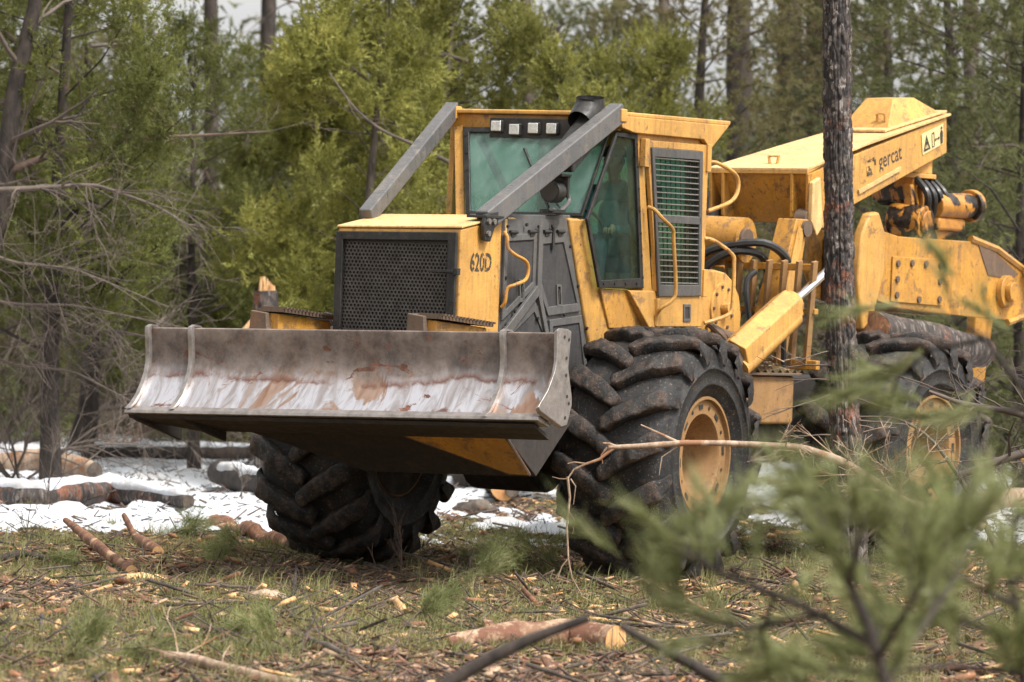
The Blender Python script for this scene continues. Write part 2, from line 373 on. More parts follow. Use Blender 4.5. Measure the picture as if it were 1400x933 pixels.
def mat_bark(name, dark, light, patch, psc=2.0, pth=.60, bs=.6):
    m, t, b = newmat(name)
    c = mix(t, ramp(t, noise(t, 9, 8, .75, sc=(1, 1, .35)), [(.42, g3(0)), (.60, g3(1))]), dark, light)
    c = mix(t, ramp(t, noise(t, psc, 6, .7), [(pth - .04, g3(0)), (pth + .01, g3(1))]), c, patch)
    t.links.new(c, b.inputs['Base Color']); b.inputs['Roughness'].default_value = .85
    bump(t, b, noise(t, 24, 9, .75, sc=(1, 1, .4)), bs, .02); return m
def mat_plates():
    m, t, b = newmat('charred_bark_plates')
    tc = t.nodes.new('ShaderNodeTexCoord'); mp = t.nodes.new('ShaderNodeMapping'); mp.inputs['Scale'].default_value = (34, 34, 13); t.links.new(tc.outputs['Object'], mp.inputs[0])
    vo = t.nodes.new('ShaderNodeTexVoronoi'); vo.inputs['Scale'].default_value = 1.0; t.links.new(mp.outputs[0], vo.inputs[0])
    sp_ = t.nodes.new('ShaderNodeSeparateColor'); t.links.new(vo.outputs['Color'], sp_.inputs[0])
    c = ramp(t, sp_.outputs[0], [(.0, (.012, .010, .010)), (.45, (.04, .03, .026)), (.75, (.075, .055, .045)), (.92, (.15, .125, .11)), (1, (.24, .21, .19))])
    c = mix(t, ramp(t, noise(t, 2.0, 7, .75, sc=(1, 1, .8)), [(.55, g3(0)), (.60, g3(.9))]), c, mix(t, sp_.outputs[1], (.14, .045, .022), (.27, .10, .05)))
    c = mix(t, ramp(t, noise(t, 45, 6, .8), [(.42, g3(.75)), (.50, g3(0))]), c, (.010, .008, .008))
    t.links.new(c, b.inputs['Base Color']); b.inputs['Roughness'].default_value = .7; bump(t, b, noise(t, 60, 8, .75), .6, .008); return m
M['charbark'] = mat_plates()
M['bark'] = mat_bark('grey_brown_bark', (.035, .026, .020), (.12, .095, .075), (.13, .07, .04), 2, .65)
M['darkbark'] = mat_bark('dark_bark', (.014, .010, .008), (.055, .040, .032), (.09, .05, .03), 2, .66)
M['tanbark'] = mat_bark('tan_peeled_bark', (.20, .11, .065), (.46, .31, .20), (.16, .07, .04), 4, .52, .8)
M['palewood'] = mat_bark('weathered_pale_wood', (.20, .13, .085), (.42, .31, .22), (.25, .12, .06), 3, .6, .4)
M['redbark'] = mat_bark('red_inner_bark', (.085, .035, .02), (.27, .125, .06), (.42, .27, .16), 4, .6, .5)
M['freshwood'] = mat_bark('fresh_split_wood', (.42, .22, .09), (.68, .44, .22), (.50, .20, .06), 5, .62, .4)
def mat_cut():
    m, t, b = newmat('sawn_end_grain')
    tc = t.nodes.new('ShaderNodeTexCoord'); wv = t.nodes.new('ShaderNodeTexWave'); wv.wave_type = 'RINGS'; wv.rings_direction = 'SPHERICAL'
    wv.inputs['Scale'].default_value = 14; wv.inputs['Distortion'].default_value = 2.5; t.links.new(tc.outputs['Object'], wv.inputs[0])
    c = mix(t, wv.outputs['Fac'], (.50, .25, .09), (.62, .36, .16)); c = mix(t, ramp(t, noise(t, 7, 6, .7), [(.5, g3(0)), (.7, g3(.8))]), c, (.36, .15, .06))
    t.links.new(c, b.inputs['Base Color']); b.inputs['Roughness'].default_value = .8; return m
M['cut'] = mat_cut()
def mat_snow():
    m, t, b = newmat('old_snow')
    c = mix(t, ramp(t, noise(t, 1.5, 8, .7), [(.48, g3(0)), (.66, g3(.8))]), (.64, .665, .71), (.46, .42, .38))
    c = mix(t, ramp(t, noise(t, 30, 6, .8), [(.61, g3(0)), (.63, g3(.9))]), c, (.12, .07, .04))
    t.links.new(c, b.inputs['Base Color']); b.inputs['Roughness'].default_value = .55; b.inputs['Subsurface Weight'].default_value = .0
    bump(t, b, noise(t, 5, 10, .72), .9, .08); return m
M['snow'] = mat_snow()
def mat_soil():
    m, t, b = newmat('forest_floor')
    c = mix(t, ramp(t, noise(t, 6, 9, .75), [(.35, g3(0)), (.62, g3(1))]), (.085, .042, .020), (.33, .165, .07))
    c = mix(t, ramp(t, noise(t, 1.1, 9, .75), [(.45, g3(0)), (.55, g3(.9))]), c, mix(t, ramp(t, noise(t, 14, 5, .7), [(.4, g3(0)), (.6, g3(1))]), (.11, .105, .03), (.25, .225, .07)))
    c = mix(t, ramp(t, noise(t, 17, 8, .8), [(.58, g3(0)), (.66, g3(.9))]), c, (.30, .19, .10))
    c = mix(t, ramp(t, noise(t, 24, 8, .8), [(.30, g3(.8)), (.40, g3(0))]), c, (.018, .012, .008))
    t.links.new(c, b.inputs['Base Color']); b.inputs['Roughness'].default_value = .9
    bump(t, b, noise(t, 13, 10, .8), 1.0, .08); return m
M['soil'] = mat_soil()
def smooth_path(pts, k=4):
    pts = [Vector(p) for p in pts]; out_ = []
    for i in range(len(pts) - 1):
        p0, p1, p2, p3 = pts[max(0, i - 1)], pts[i], pts[i + 1], pts[min(len(pts) - 1, i + 2)]
        for j in range(k):
            t = j / k; out_.append(.5 * ((2 * p1) + (p2 - p0) * t + (2 * p0 - 5 * p1 + 4 * p2 - p3) * t * t + (3 * p1 - p0 - 3 * p2 + p3) * t ** 3))
    return out_ + [pts[-1]]
def bolts(name, pts, ax, r, h, mat, parent, X=None, n=8):
    me = MB().cyl((0, 0, 0), (0, 0, h), r, n=n).mesh(name); me.materials.append(mat); Q = Vector(ax).to_track_quat('Z', 'Y').to_matrix().to_4x4()
    for p in pts:
        o = link(name, me, parent); o.matrix_local = (X or Matrix.Identity(4)) @ Matrix.Translation(Vector(p)) @ Q
# ================================================================== the log skidder
def pose(yaw, roll, pitch=0.0):
    t = rad(yaw); f = Vector((-math.sin(t), -math.cos(t), 0)); l = Vector((math.cos(t), -math.sin(t), 0)); u = Vector((0, 0, 1))
    r = rad(roll); l2 = l * math.cos(r) - u * math.sin(r); u2 = u * math.cos(r) + l * math.sin(r)
    p = rad(pitch); f2 = f * math.cos(p) + u2 * math.sin(p); u3 = u2 * math.cos(p) - f * math.sin(p)
    return Matrix(((f2.x, l2.x, u3.x), (f2.y, l2.y, u3.y), (f2.z, l2.z, u3.z)))
OF = Vector((-.0202, 32.7788, .0503)); RF = pose(28, 2.3)
MF = RF.to_4x4(); MF.translation = OF
RR = pose(35, 2.3, .9); OR_ = Vector((2.149, 36.272, .0147))
MR = RR.to_4x4(); MR.translation = OR_
XR = MF.inverted() @ MR                       # rear-frame coordinates -> root coordinates
skid = bpy.data.objects.new('log_skidder', None); COL.objects.link(skid); skid.matrix_world = MF
tag(skid, 'big yellow log skidder with raised steel blade, cab and rear grapple', 'skidder')
Y, K, G = M['yellow'], M['black'], M['grey']

# ---- blade: x forward, y to the machine's left, z up
def tilt(p): return Vector((p[0], p[1], p[2] + .018 + .028 * p[1]))
prof = [(2.50, 1.868), (2.575, 1.870), (2.60, 1.862), (2.602, 1.84), (2.592, 1.76), (2.582, 1.68), (2.582, 1.61), (2.600, 1.54), (2.640, 1.46), (2.700, 1.38), (2.765, 1.315), (2.80, 1.285)]
backp = [(x - .035, z - .004) for x, z in prof[::-1]]; backp[-1] = (2.50, 1.84)
mb = MB(); nl = 24
loop = prof + backp; ys = [-1.72 + 3.44 * i / nl for i in range(nl + 1)]
P = [tilt((x, y, z)) for y in ys for x, z in loop]; n = len(loop)
F_ = [(i * n + k, i * n + (k + 1) % n, (i + 1) * n + (k + 1) % n, (i + 1) * n + k) for i in range(nl) for k in range(n)]
F_ += [tuple(range(n)), tuple(nl * n + k for k in range(n))[::-1]]
blade = mb.add(P, F_).build('blade', M['steel'], skid, smooth=True)
mb = MB(); e = [(2.800, 1.286), (2.862, 1.262), (2.868, 1.238), (2.70, 1.185), (2.66, 1.20)]
mb.prism([tilt((x, -1.74, z)) for x, z in e], tilt((0, 3.44, 0))).build('cutting_edge', M['edge'], blade, bevel=.005)
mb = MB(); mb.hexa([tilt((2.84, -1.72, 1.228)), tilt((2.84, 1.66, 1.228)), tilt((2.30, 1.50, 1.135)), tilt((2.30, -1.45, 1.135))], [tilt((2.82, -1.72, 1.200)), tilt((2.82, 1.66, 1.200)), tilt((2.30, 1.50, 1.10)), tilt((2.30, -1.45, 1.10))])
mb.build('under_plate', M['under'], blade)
ep = [(2.72, 1.872), (2.70, 1.885), (2.56, 1.88), (2.50, 1.86), (2.53, 1.60), (2.46, 1.40), (2.455, 1.34), (2.52, 1.20), (2.60, 1.19), (2.93, 1.305), (2.965, 1.335), (2.94, 1.36), (2.83, 1.45), (2.735, 1.58), (2.71, 1.66), (2.715, 1.76)]
for sy in (1, -1):
    if sy == 1:
        mb = MB(); mb.prism([tilt((x - .01, 1.72, z)) for x, z in ep], tilt((0, .028, 0)))
        pl = mb.build('end_plate', M['edge'], blade, bevel=.006)
        bolts('dark_hole_disc', [tilt((hx, 1.7505, hz)) for hx, hz in ((2.53, 1.82), (2.60, 1.84), (2.555, 1.57), (2.53, 1.42), (2.50, 1.37), (2.55, 1.27), (2.56, 1.69))], (0, 1, 0), .013, .002, M['ink'], blade)  # black discs stand for the shade inside drilled holes
def rib(y, w_, proud):
    fp = [(2.50, 1.885), (2.57, 1.893), (2.62, 1.875), (2.625, 1.84), (2.612, 1.76), (2.602, 1.68), (2.602, 1.61), (2.620, 1.54), (2.662, 1.46), (2.72, 1.38), (2.79, 1.315), (2.86, 1.275)]
    mb = MB(); a = []; 
    for sgn in (-1, 1):
        a.append([tilt((x + proud, y + sgn * w_ / 2, z)) for x, z in fp]); 
    bk = [[tilt((x - .02, y + sgn * w_ / 2, z - (.02 if i < 2 else 0))) for i, (x, z) in enumerate(fp)] for sgn in (-1, 1)]
    n = len(fp); P = a[0] + a[1] + bk[0] + bk[1]; F_ = []
    for i in range(n - 1):
        F_ += [(i, i + 1, n + i + 1, n + i), (i, 2 * n + i, 2 * n + i + 1, i + 1), (n + i, n + i + 1, 3 * n + i + 1, 3 * n + i), (2 * n + i, 3 * n + i, 3 * n + i + 1, 2 * n + i + 1)]
    F_ += [(0, n, 3 * n, 2 * n), (n - 1, 3 * n - 1, 4 * n - 1, 2 * n - 1)]
    mb.add(P, F_).build('rib', M['edge'], blade, bevel=.006)
for y in (-1.71, -1.335, 1.27): rib(y, .035, .022)
for y in (-1.66, -1.27): MB().hexa([tilt((2.84, y - .02, 1.20)), tilt((2.84, y + .02, 1.20)), tilt((2.3, y + .07, 1.12)), tilt((2.3, y + .04, 1.12))], [tilt((2.80, y - .02, 1.18)), tilt((2.80, y + .02, 1.18)), tilt((2.3, y + .07, 1.03)), tilt((2.3, y + .04, 1.03))]).build('gusset', M['under'], blade)
for y0 in (-.80, .52):
    MB().prism([(2.56, y0 - .09, 1.84 + .02 * y0), (2.56, y0 + .12, 1.84 + .02 * y0), (2.56, y0 + .075, 1.89 + .02 * y0), (2.56, y0 + .065, 2.0 + .02 * y0), (2.56, y0 - .07, 2.015 + .02 * y0), (2.56, y0 - .075, 1.88 + .02 * y0)], (-.16, 0, 0)).build('lug_block', M['rusty'], blade, bevel=.008)
    s = 1 if y0 > 0 else -1; ya = y0 + .09
    arm = MB().hexa([(2.50, ya - .09, 1.80), (2.50, ya + .05, 1.80), (2.50, ya + .05, 1.98), (2.50, ya - .09, 1.99)], [(1.86, ya - .03, 1.76), (1.86, ya + .12, 1.76), (1.86, ya + .12, 1.93), (1.86, ya - .03, 1.94)]).build('push_arm', M['orange'], skid, bevel=.01)
    st = MB().hexa([(2.52, ya - .13, 1.993), (2.52, ya + .10, 1.993), (1.84, ya + .16, 1.938), (1.84, ya - .07, 1.948)], [(2.52, ya - .13, 2.018), (2.52, ya + .10, 2.018), (1.84, ya + .16, 1.96), (1.84, ya - .07, 1.97)])
    for i in range(16):
        f_ = i / 15; x = 2.51 - .66 * f_; st.box((x, ya + .02 + .05 * f_, 2.024 - .055 * f_), (.018, .22, .014))
    st.build('step_tread', M['rusty'], arm)
for sy in (-1, 1):
    MB().hexa([(2.58, sy * .75 - .1, 1.25), (2.58, sy * .75 + .1, 1.25), (2.58, sy * .75 + .1, 1.50), (2.58, sy * .75 - .1, 1.50)], [(1.2, sy * .62 - .1, .95), (1.2, sy * .62 + .1, .95), (1.2, sy * .62 + .1, 1.15), (1.2, sy * .62 - .1, 1.15)]).build('lift_arm', M['under'], skid, bevel=.01)
# belly / nose of the front frame seen under the blade
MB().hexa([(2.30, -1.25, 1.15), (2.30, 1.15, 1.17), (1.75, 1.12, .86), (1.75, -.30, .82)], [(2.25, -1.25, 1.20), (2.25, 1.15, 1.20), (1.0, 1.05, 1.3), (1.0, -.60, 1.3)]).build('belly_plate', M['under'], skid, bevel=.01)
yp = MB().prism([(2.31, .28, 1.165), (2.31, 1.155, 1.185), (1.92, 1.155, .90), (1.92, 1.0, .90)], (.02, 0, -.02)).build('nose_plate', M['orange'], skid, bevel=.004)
MB().tube([(2.31, 1.155, 1.165), (1.92, 1.15, .885), (1.92, 1.0, .885), (2.31, .27, 1.15)], .014, 6).build('plate_edge', M['rusty'], yp)
MB().span((-1.75, -.5, .98), (1.75, .5, 1.90)).build('front_frame', M['under'], skid, bevel=.02)
MB().cyl((0, -1.2, 1.0), (0, 1.2, 1.0), .22, n=20).cyl((0, -.3, 1.0), (0, .3, 1.0), .36, n=20).build('front_axle', M['under'], skid, smooth=True)

# ---- hood
HL, HR = -.46, .58
hood = MB().hexa([(2.03, HL, 1.55), (2.03, HR, 1.55), (2.03, HR, 2.645), (2.03, HL, 2.625)], [(1.40, HL, 1.55), (1.40, HR, 1.55), (1.40, HR, 2.738), (1.40, HL, 2.72)]).build('hood', Y, skid, bevel=.016)
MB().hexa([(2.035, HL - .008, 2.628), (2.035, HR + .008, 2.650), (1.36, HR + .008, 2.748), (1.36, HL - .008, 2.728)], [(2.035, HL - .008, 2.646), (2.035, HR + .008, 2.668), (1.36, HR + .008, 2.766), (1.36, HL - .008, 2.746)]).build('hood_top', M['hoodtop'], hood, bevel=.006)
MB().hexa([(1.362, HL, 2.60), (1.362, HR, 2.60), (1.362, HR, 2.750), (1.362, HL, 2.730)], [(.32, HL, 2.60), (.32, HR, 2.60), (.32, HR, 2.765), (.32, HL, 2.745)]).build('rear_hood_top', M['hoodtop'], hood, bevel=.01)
# front grille: perforated guard in a black frame
gx = 2.048
gf = MB().frame([(gx, HL + .012, 1.62), (gx, HR - .012, 1.62), (gx, HR - .012, 2.622), (gx, HL + .012, 2.602)], [(gx, HL + .075, 1.68), (gx, HR - .085, 1.68), (gx, HR - .085, 2.555), (gx, HL + .075, 2.540)], (.035, 0, 0)).build('grille_frame', K, skid, bevel=.008)
def perforated(x, y0, y1, z0, z1, pitch, r):
    V, F_ = [], []
    rows = int((z1 - z0) / (pitch * .866)); cols = int((y1 - y0) / pitch)
    for j in range(rows):
        for i in range(cols):
            cy = y0 + (i + .5 + .5 * (j % 2)) * pitch; cz = z0 + (j + .5) * pitch * .866; b = len(V)
            if cy > y1 - pitch * .4: continue
            for rr, xx in ((pitch * .5774, x), (r, x), (r, x - .012)):
                for k in range(6):
                    a = math.pi / 3 * k + math.pi / 6; V.append((xx, cy + rr * math.cos(a), cz + rr * math.sin(a)))
            for k in range(6):
                k2 = (k + 1) % 6; F_.append((b + k, b + k2, b + 6 + k2, b + 6 + k)); F_.append((b + 6 + k, b + 6 + k2, b + 12 + k2, b + 12 + k))
    return V, F_
V, F_ = perforated(gx + .006, HL + .07, HR - .078, 1.67, 2.555, .031, .0118)
me = bpy.data.meshes.new('grille_mesh'); me.from_pydata(V, [], F_); me.update()
link('perforated_grille', me, gf, M['guard_dark'] if 'guard_dark' in M else mat_plain('grille_plate_black', (.055, .048, .043), .45, .2, .5, 12))
MB().span((2.036, HL + .03, 1.63), (2.041, HR - .03, 2.575)).build('dark_backing', M['ink'], gf)  # black sheet stands for the dark void behind the perforated plate
MB().bar((gx + .05, HR - .22, 2.335), (gx + .05, HR - .02, 2.335), .012, .022).box((gx + .03, HR + .0, 2.335), (.05, .035, .05)).build('grille_latch', K, gf, bevel=.004)
# printed model number, worn
text_part('620D', M['wornink'], hood, (1.885, HR + .003, 2.345), (-1, 0, .01), (0, 0, 1), .185, name='model_number', xs=.80, off=.004)
MB().tube(smooth_path([(1.41, .60, 2.64), (1.41, .63, 2.60), (1.41, .64, 2.52), (1.36, .68, 2.47), (1.24, .70, 2.43), (1.20, .705, 2.37), (1.23, .70, 2.29), (1.36, .68, 2.25), (1.40, .64, 2.22), (1.41, .63, 2.12), (1.41, .60, 2.08)]), .0135, 8).build('grab_handle', M['orange'], skid, smooth=True)
# ---- grey engine side panels
def pl_y(x): return .585 + (1.39 - x) / 1.1 * .085        # the side plane flares slightly towards the cab
def sp(x, z, d=0): return (x, pl_y(x) + d, z)
side = MB().prism([sp(1.395, 1.45, -.03), sp(1.395, 2.735, -.03), sp(.40, 2.755, -.03), sp(.02, 1.45, -.03)], (0, .02, 0)).build('side_panel', G, skid)
def panel(poly, inner, mat_in=M['darkpanel']):
    fr = MB().frame([sp(x, z, -.008) for x, z in poly], [sp(x, z, -.008) for x, z in inner], (0, .022, 0)).build('panel_frame', G, side, bevel=.005)
    MB().prism([sp(x, z, -.006) for x, z in inner], (0, .008, 0)).build('mesh_panel', mat_in, side)
panel([(1.385, 2.62), (.93, 2.64), (.93, 2.24), (1.385, 1.98)], [(1.34, 2.57), (.98, 2.59), (.98, 2.27), (1.34, 2.06)])
panel([(.90, 2.64), (.52, 2.65), (.27, 2.06), (.74, 2.02), (.90, 2.25)], [(.85, 2.56), (.56, 2.58), (.335, 2.12), (.74, 2.09), (.85, 2.27)])
panel([(.72, 1.99), (.26, 2.03), (.10, 1.48), (.66, 1.48)], [(.67, 1.94), (.29, 1.97), (.17, 1.54), (.63, 1.54)])
panel([(1.385, 1.90), (.94, 2.14), (.72, 1.90), (.70, 1.50), (1.385, 1.50)], [(1.24, 1.88), (.94, 2.05), (.78, 1.86), (.76, 1.56), (1.24, 1.56)])
MB().bar(sp(1.40, 1.86, .03), sp(.93, 2.22, .03), .03, .075).build('diagonal_brace', G, side, bevel=.006)
MB().bar(sp(.915, 2.70, .022), sp(.915, 2.20, .022), .02, .05, (1, 0, 0)).bar(sp(.915, 2.22, .022), sp(.60, 1.48, .022), .02, .055, (1, 0, 0)).build('panel_post', G, side, bevel=.005)
for hx, hz in ((1.28, 2.64), (1.02, 2.65), (.81, 2.655), (.62, 2.66)):
    MB().cyl(sp(hx + .05, hz, .02), sp(hx - .05, hz, .02), .014, n=8).box(sp(hx, hz - .02, .014), (.05, .012, .03)).build('hinge', K, side)
for hx, hz in ((1.13, 2.20), (.60, 2.17)):
    la = MB().frame([sp(hx + .04, hz + .09, .0), sp(hx - .03, hz + .09, .0), sp(hx - .05, hz - .08, .0), sp(hx + .02, hz - .08, .0)], [sp(hx + .022, hz + .072, .0), sp(hx - .015, hz + .072, .0), sp(hx - .032, hz - .062, .0), sp(hx + .004, hz - .062, .0)], (0, .016, 0)).build('door_latch', G, side, bevel=.003)
    MB().box(sp(hx - .004, hz, .006), (.02, .02, .09)).build('latch_lever', K, la)
P_ = []
for hx, hz in ((1.36, 2.68), (1.1, 2.70), (.93, 2.69), (.74, 2.70), (.47, 2.55), (.34, 2.25), (.19, 1.93), (.92, 2.27), (.90, 2.0), (1.34, 1.95), (1.22, 2.05), (.52, 2.03), (1.36, 2.3)): P_.append(sp(hx, hz, .01))
bolts('panel_bolt', P_, (0, 1, 0), .013, .016, K, side)
MB().box(sp(.72, 2.61, .015), (.03, .02, .17)).build('rubber_strap', K, side)
MB().hexa([sp(1.385, 2.72, -.02), sp(.42, 2.74, -.02), sp(.42, 2.79, -.02), sp(1.385, 2.765, -.02)], [sp(1.385, 2.72, -.3), sp(.42, 2.74, -.3), sp(.42, 2.79, -.3), sp(1.385, 2.765, -.3)]).build('panel_cap', G, side, bevel=.008)
MB().cyl((.68, .62, 2.80), (.68, .62, 2.825), .10, n=16).build('filler_cap', K, side)
# ---- yellow post ahead of the cab and wing under the window
MB().hexa([(.50, .66, 2.765), (.30, .74, 2.765), (-.20, .76, 1.70), (.10, .70, 1.70)], [(.45, .50, 2.765), (.28, .50, 2.765), (-.20, .50, 1.70), (.05, .50, 1.70)]).build('corner_post', Y, skid, bevel=.02)
# ---- cab
cab = MB().span((-1.64, -.66, 1.90), (.02, .70, 2.24)).build('cab_base', Y, skid, bevel=.02)
MB().hexa([(.12, .765, 2.24), (-.77, .765, 2.22), (-.80, .765, 1.93), (-.06, .765, 1.93)], [(.05, .60, 2.235), (-.70, .60, 2.215), (-.78, .60, 1.93), (-.06, .60, 1.93)]).build('side_wing', M['orange'], cab, bevel=.012)
MB().hexa([(-.30, .80, 2.23), (-.77, .82, 2.23), (-.80, .84, 1.93), (-.62, .84, 1.93)], [(-.30, .74, 2.23), (-.77, .74, 2.23), (-.80, .74, 1.93), (-.62, .74, 1.93)]).build('wing_wedge', Y, cab, bevel=.012)
# roof: thin slab, front visor, slanted rear fascia
roof = MB().hexa([(.03, -.70, 3.565), (.03, .84, 3.565), (-1.95, .84, 3.575), (-1.95, -.70, 3.575)], [(.03, -.70, 3.60), (.03, .84, 3.60), (-1.97, .84, 3.615), (-1.97, -.70, 3.615)]).build('roof', Y, skid, bevel=.012)
for y0 in (.80, -.70):
    MB().prism([(.04, y0, 3.568), (-1.93, y0, 3.578), (-1.60, y0, 3.375), (-1.50, y0, 3.42), (-1.46, y0, 3.445), (-.22, y0, 3.445), (.0, y0, 3.475)], (0, .045, 0)).build('roof_fascia', Y, roof, bevel=.008)
MB().span((-.06, -.66, 3.455), (-.02, .80, 3.562)).build('visor_recess', M['orange'], roof, bevel=.004)  # deeper yellow than the roof: the visor's shade put into its colour
MB().span((-1.64, -.66, 3.45), (-1.60, .80, 3.57)).build('rear_header', Y, roof)
# far side wall, rear wall and posts
MB().frame([(.0, -.64, 2.2), (-1.62, -.64, 2.2), (-1.62, -.64, 3.5), (-.05, -.64, 3.5)], [(-.12, -.64, 2.45), (-1.5, -.64, 2.45), (-1.5, -.64, 3.38), (-.16, -.64, 3.38)], (0, -.05, 0)).build('far_wall', Y, cab, bevel=.01)
MB().prism([(-.1, -.66, 2.43), (-1.52, -.66, 2.43), (-1.52, -.66, 3.4), (-.14, -.66, 3.4)], (0, -.008, 0)).build('far_window', M['backglass'], cab)
MB().frame([(-1.60, -.62, 2.2), (-1.60, .74, 2.2), (-1.60, .74, 3.5), (-1.60, -.62, 3.5)], [(-1.60, -.50, 2.5), (-1.60, .62, 2.5), (-1.60, .62, 3.38), (-1.60, -.50, 3.38)], (-.05, 0, 0)).build('rear_wall', Y, cab, bevel=.01)
MB().prism([(-1.62, -.52, 2.48), (-1.62, .64, 2.48), (-1.62, .64, 3.4), (-1.62, -.52, 3.4)], (-.008, 0, 0)).build('rear_window', M['backglass'], cab)
# windshield with black surround and bolts, far yellow pillar
W = [(.0, -.54, 3.45), (.0, .75, 3.46), (.37, .72, 2.775), (.33, -.31, 2.765)]
Wi = [(.02, -.475, 3.41), (.02, .73, 3.42), (.355, .70, 2.80), (.335, -.265, 2.79)]
wf = MB().frame(W, Wi, (.022, 0, .01)).build('windshield_frame', K, cab, bevel=.005)
MB().prism([(.008, -.50, 3.43), (.008, .72, 3.44), (.36, .70, 2.78), (.325, -.28, 2.78)], (.006, 0, .003)).build('windshield', M['glass'], wf)
P_ = [Vector(W[0]).lerp(Vector(W[3]), (i + .5) / 5) + Vector((.022, .030, .01)) for i in range(5)] + [Vector(W[0]).lerp(Vector(W[1]), (i + .5) / 7) + Vector((.026, 0, -.018)) for i in range(7)]
bolts('windshield_bolt', P_, (.014, 0, .006), .010, .012, K, wf)
MB().bar((-.03, -.60, 3.46), (.30, -.375, 2.74), .045, .075, (0, 1, 0)).build('front_pillar', Y, cab, bevel=.008)
# driver's side front window
A = [(.0, .775, 3.44), (-.34, .785, 3.45), (-.55, .785, 2.25), (.19, .77, 2.245), (.39, .745, 2.765)]
B = [(-.012, .777, 3.41), (-.295, .787, 3.40), (-.475, .787, 2.325), (.17, .775, 2.30), (.365, .755, 2.765)]
sf = MB().frame(A, B, (0, .022, 0)).build('side_window_frame', K, cab, bevel=.004)
MB().prism([(p[0], p[1] - .002, p[2]) for p in [(-.02, .777, 3.41), (-.31, .787, 3.42), (-.49, .787, 2.30), (.17, .775, 2.30), (.345, .755, 2.765)]], (0, .006, 0)).build('side_window', M['sideglass'], sf)
bolts('window_bolt', [Vector((-.335, .80, 3.36)).lerp(Vector((-.52, .80, 2.33)), i / 6) for i in range(7)] + [Vector((-.42, .80, 2.283)).lerp(Vector((.13, .79, 2.278)), i / 3) for i in range(4)], (0, 1, 0), .010, .013, K, sf)
MB().bar((.10, .05, 3.30), (.33, .40, 2.84), .014, .02).bar((.345, .55, 2.80), (.24, .28, 3.02), .012, .015).build('wiper', K, wf)
# posts and door
MB().hexa([(-.335, .70, 3.47), (-.435, .70, 3.47), (-.78, .70, 1.93), (-.60, .70, 1.93)], [(-.335, .80, 3.47), (-.435, .80, 3.47), (-.78, .80, 1.93), (-.60, .80, 1.93)]).build('door_post', Y, cab, bevel=.01)
MB().span((-1.655, .66, 1.93), (-1.565, .80, 3.47)).build('rear_post', Y, cab, bevel=.012)
MB().span((-1.57, .70, 3.40), (-.40, .795, 3.45)).build('door_header', Y, cab)
dy = .80
door = MB().frame([(-.455, dy, 3.40), (-1.555, dy, 3.405), (-1.555, dy, 1.95), (-.80, dy, 1.95)], [(-.515, dy, 3.345), (-1.44, dy, 3.35), (-1.50, dy, 2.235), (-.725, dy, 2.225)], (0, .035, 0)).build('cab_door', Y, skid, bevel=.008)
gfz = MB().frame([(-.515, dy + .02, 3.345), (-1.44, dy + .02, 3.35), (-1.50, dy + .02, 2.195), (-.735, dy + .02, 2.185)], [(-.575, dy + .02, 3.275), (-1.385, dy + .02, 3.28), (-1.445, dy + .02, 2.285), (-.755, dy + .02, 2.28)], (0, .032, 0)).build('guard_frame', G, door, bevel=.006)
MB().prism([(-.53, dy, 3.34), (-1.43, dy, 3.34), (-1.49, dy, 2.21), (-.74, dy, 2.21)], (0, .006, 0)).build('door_window', M['sideglass'], door)
def xe(z, rear): 
    f_ = (3.28 - z) / 1.0; return (-1.385 - .06 * f_) if rear else (-.575 - .18 * f_)
nb = 23; hb = None
for i in range(nb):
    z = 3.265 - i * (3.265 - 2.295) / (nb - 1)
    MB().cyl((xe(z, 0) + .01, dy + .040, z), (xe(z, 1) - .01, dy + .040, z), .0058, n=6).build('guard_bar', M['guard'], door)
for i in range(9):
    u = (i + .5) / 9
    MB().cyl((xe(3.28, 0) * (1 - u) + xe(3.28, 1) * u, dy + .028, 3.285), (xe(2.28, 0) * (1 - u) + xe(2.28, 1) * u, dy + .028, 2.275), .005, n=6).build('guard_rod', K, door)
MB().span((-1.44, dy + .022, 2.765), (-.65, dy + .052, 2.825)).build('guard_crossbar', G, door, bevel=.004)
dh = MB().frame([(-1.20, dy + .03, 2.13), (-1.33, dy + .03, 2.13), (-1.34, dy + .03, 1.99), (-1.21, dy + .03, 1.99)], [(-1.225, dy + .03, 2.105), (-1.305, dy + .03, 2.105), (-1.315, dy + .03, 2.015), (-1.235, dy + .03, 2.015)], (0, .014, 0)).build('door_handle', G, door, bevel=.003)
MB().span((-1.31, dy + .034, 2.01), (-1.23, dy + .038, 2.11)).build('handle_recess', M['ink'], door)
for hx, zz in ((-.43, 3.30), (-1.56, 3.30), (-1.57, 2.30), (-.74, 2.06)):
    hg = MB().box((hx, dy + .03, zz), (.07, .05, .22)).build('door_hinge', Y, door, bevel=.006)
MB().tube(smooth_path([(-.50, .84, 2.88), (-.50, .90, 2.86), (-.53, .95, 2.80), (-.66, .98, 2.72), (-.69, .98, 2.62), (-.76, .98, 2.25), (-.74, .96, 2.16), (-.68, .90, 2.10), (-.70, .85, 2.04), (-.71, .84, 1.96)]), .0155, 8).build('grab_rail', Y, door, smooth=True)
MB().tube(smooth_path([(-1.62, .80, 3.26), (-1.66, .86, 3.27), (-1.85, .93, 3.20), (-1.93, .94, 3.12), (-1.90, .94, 3.02), (-1.80, .92, 2.95), (-1.64, .82, 2.88)]), .0165, 8).build('rear_grab_rail', Y, skid, smooth=True)
MB().tube(smooth_path([(-1.62, .80, 2.66), (-1.70, .86, 2.64), (-1.84, .95, 2.54), (-1.86, .96, 2.45), (-1.86, .96, 2.15), (-1.82, .94, 2.05), (-1.64, .82, 1.98)]), .0165, 8).build('lower_grab_rail', Y, skid, smooth=True)
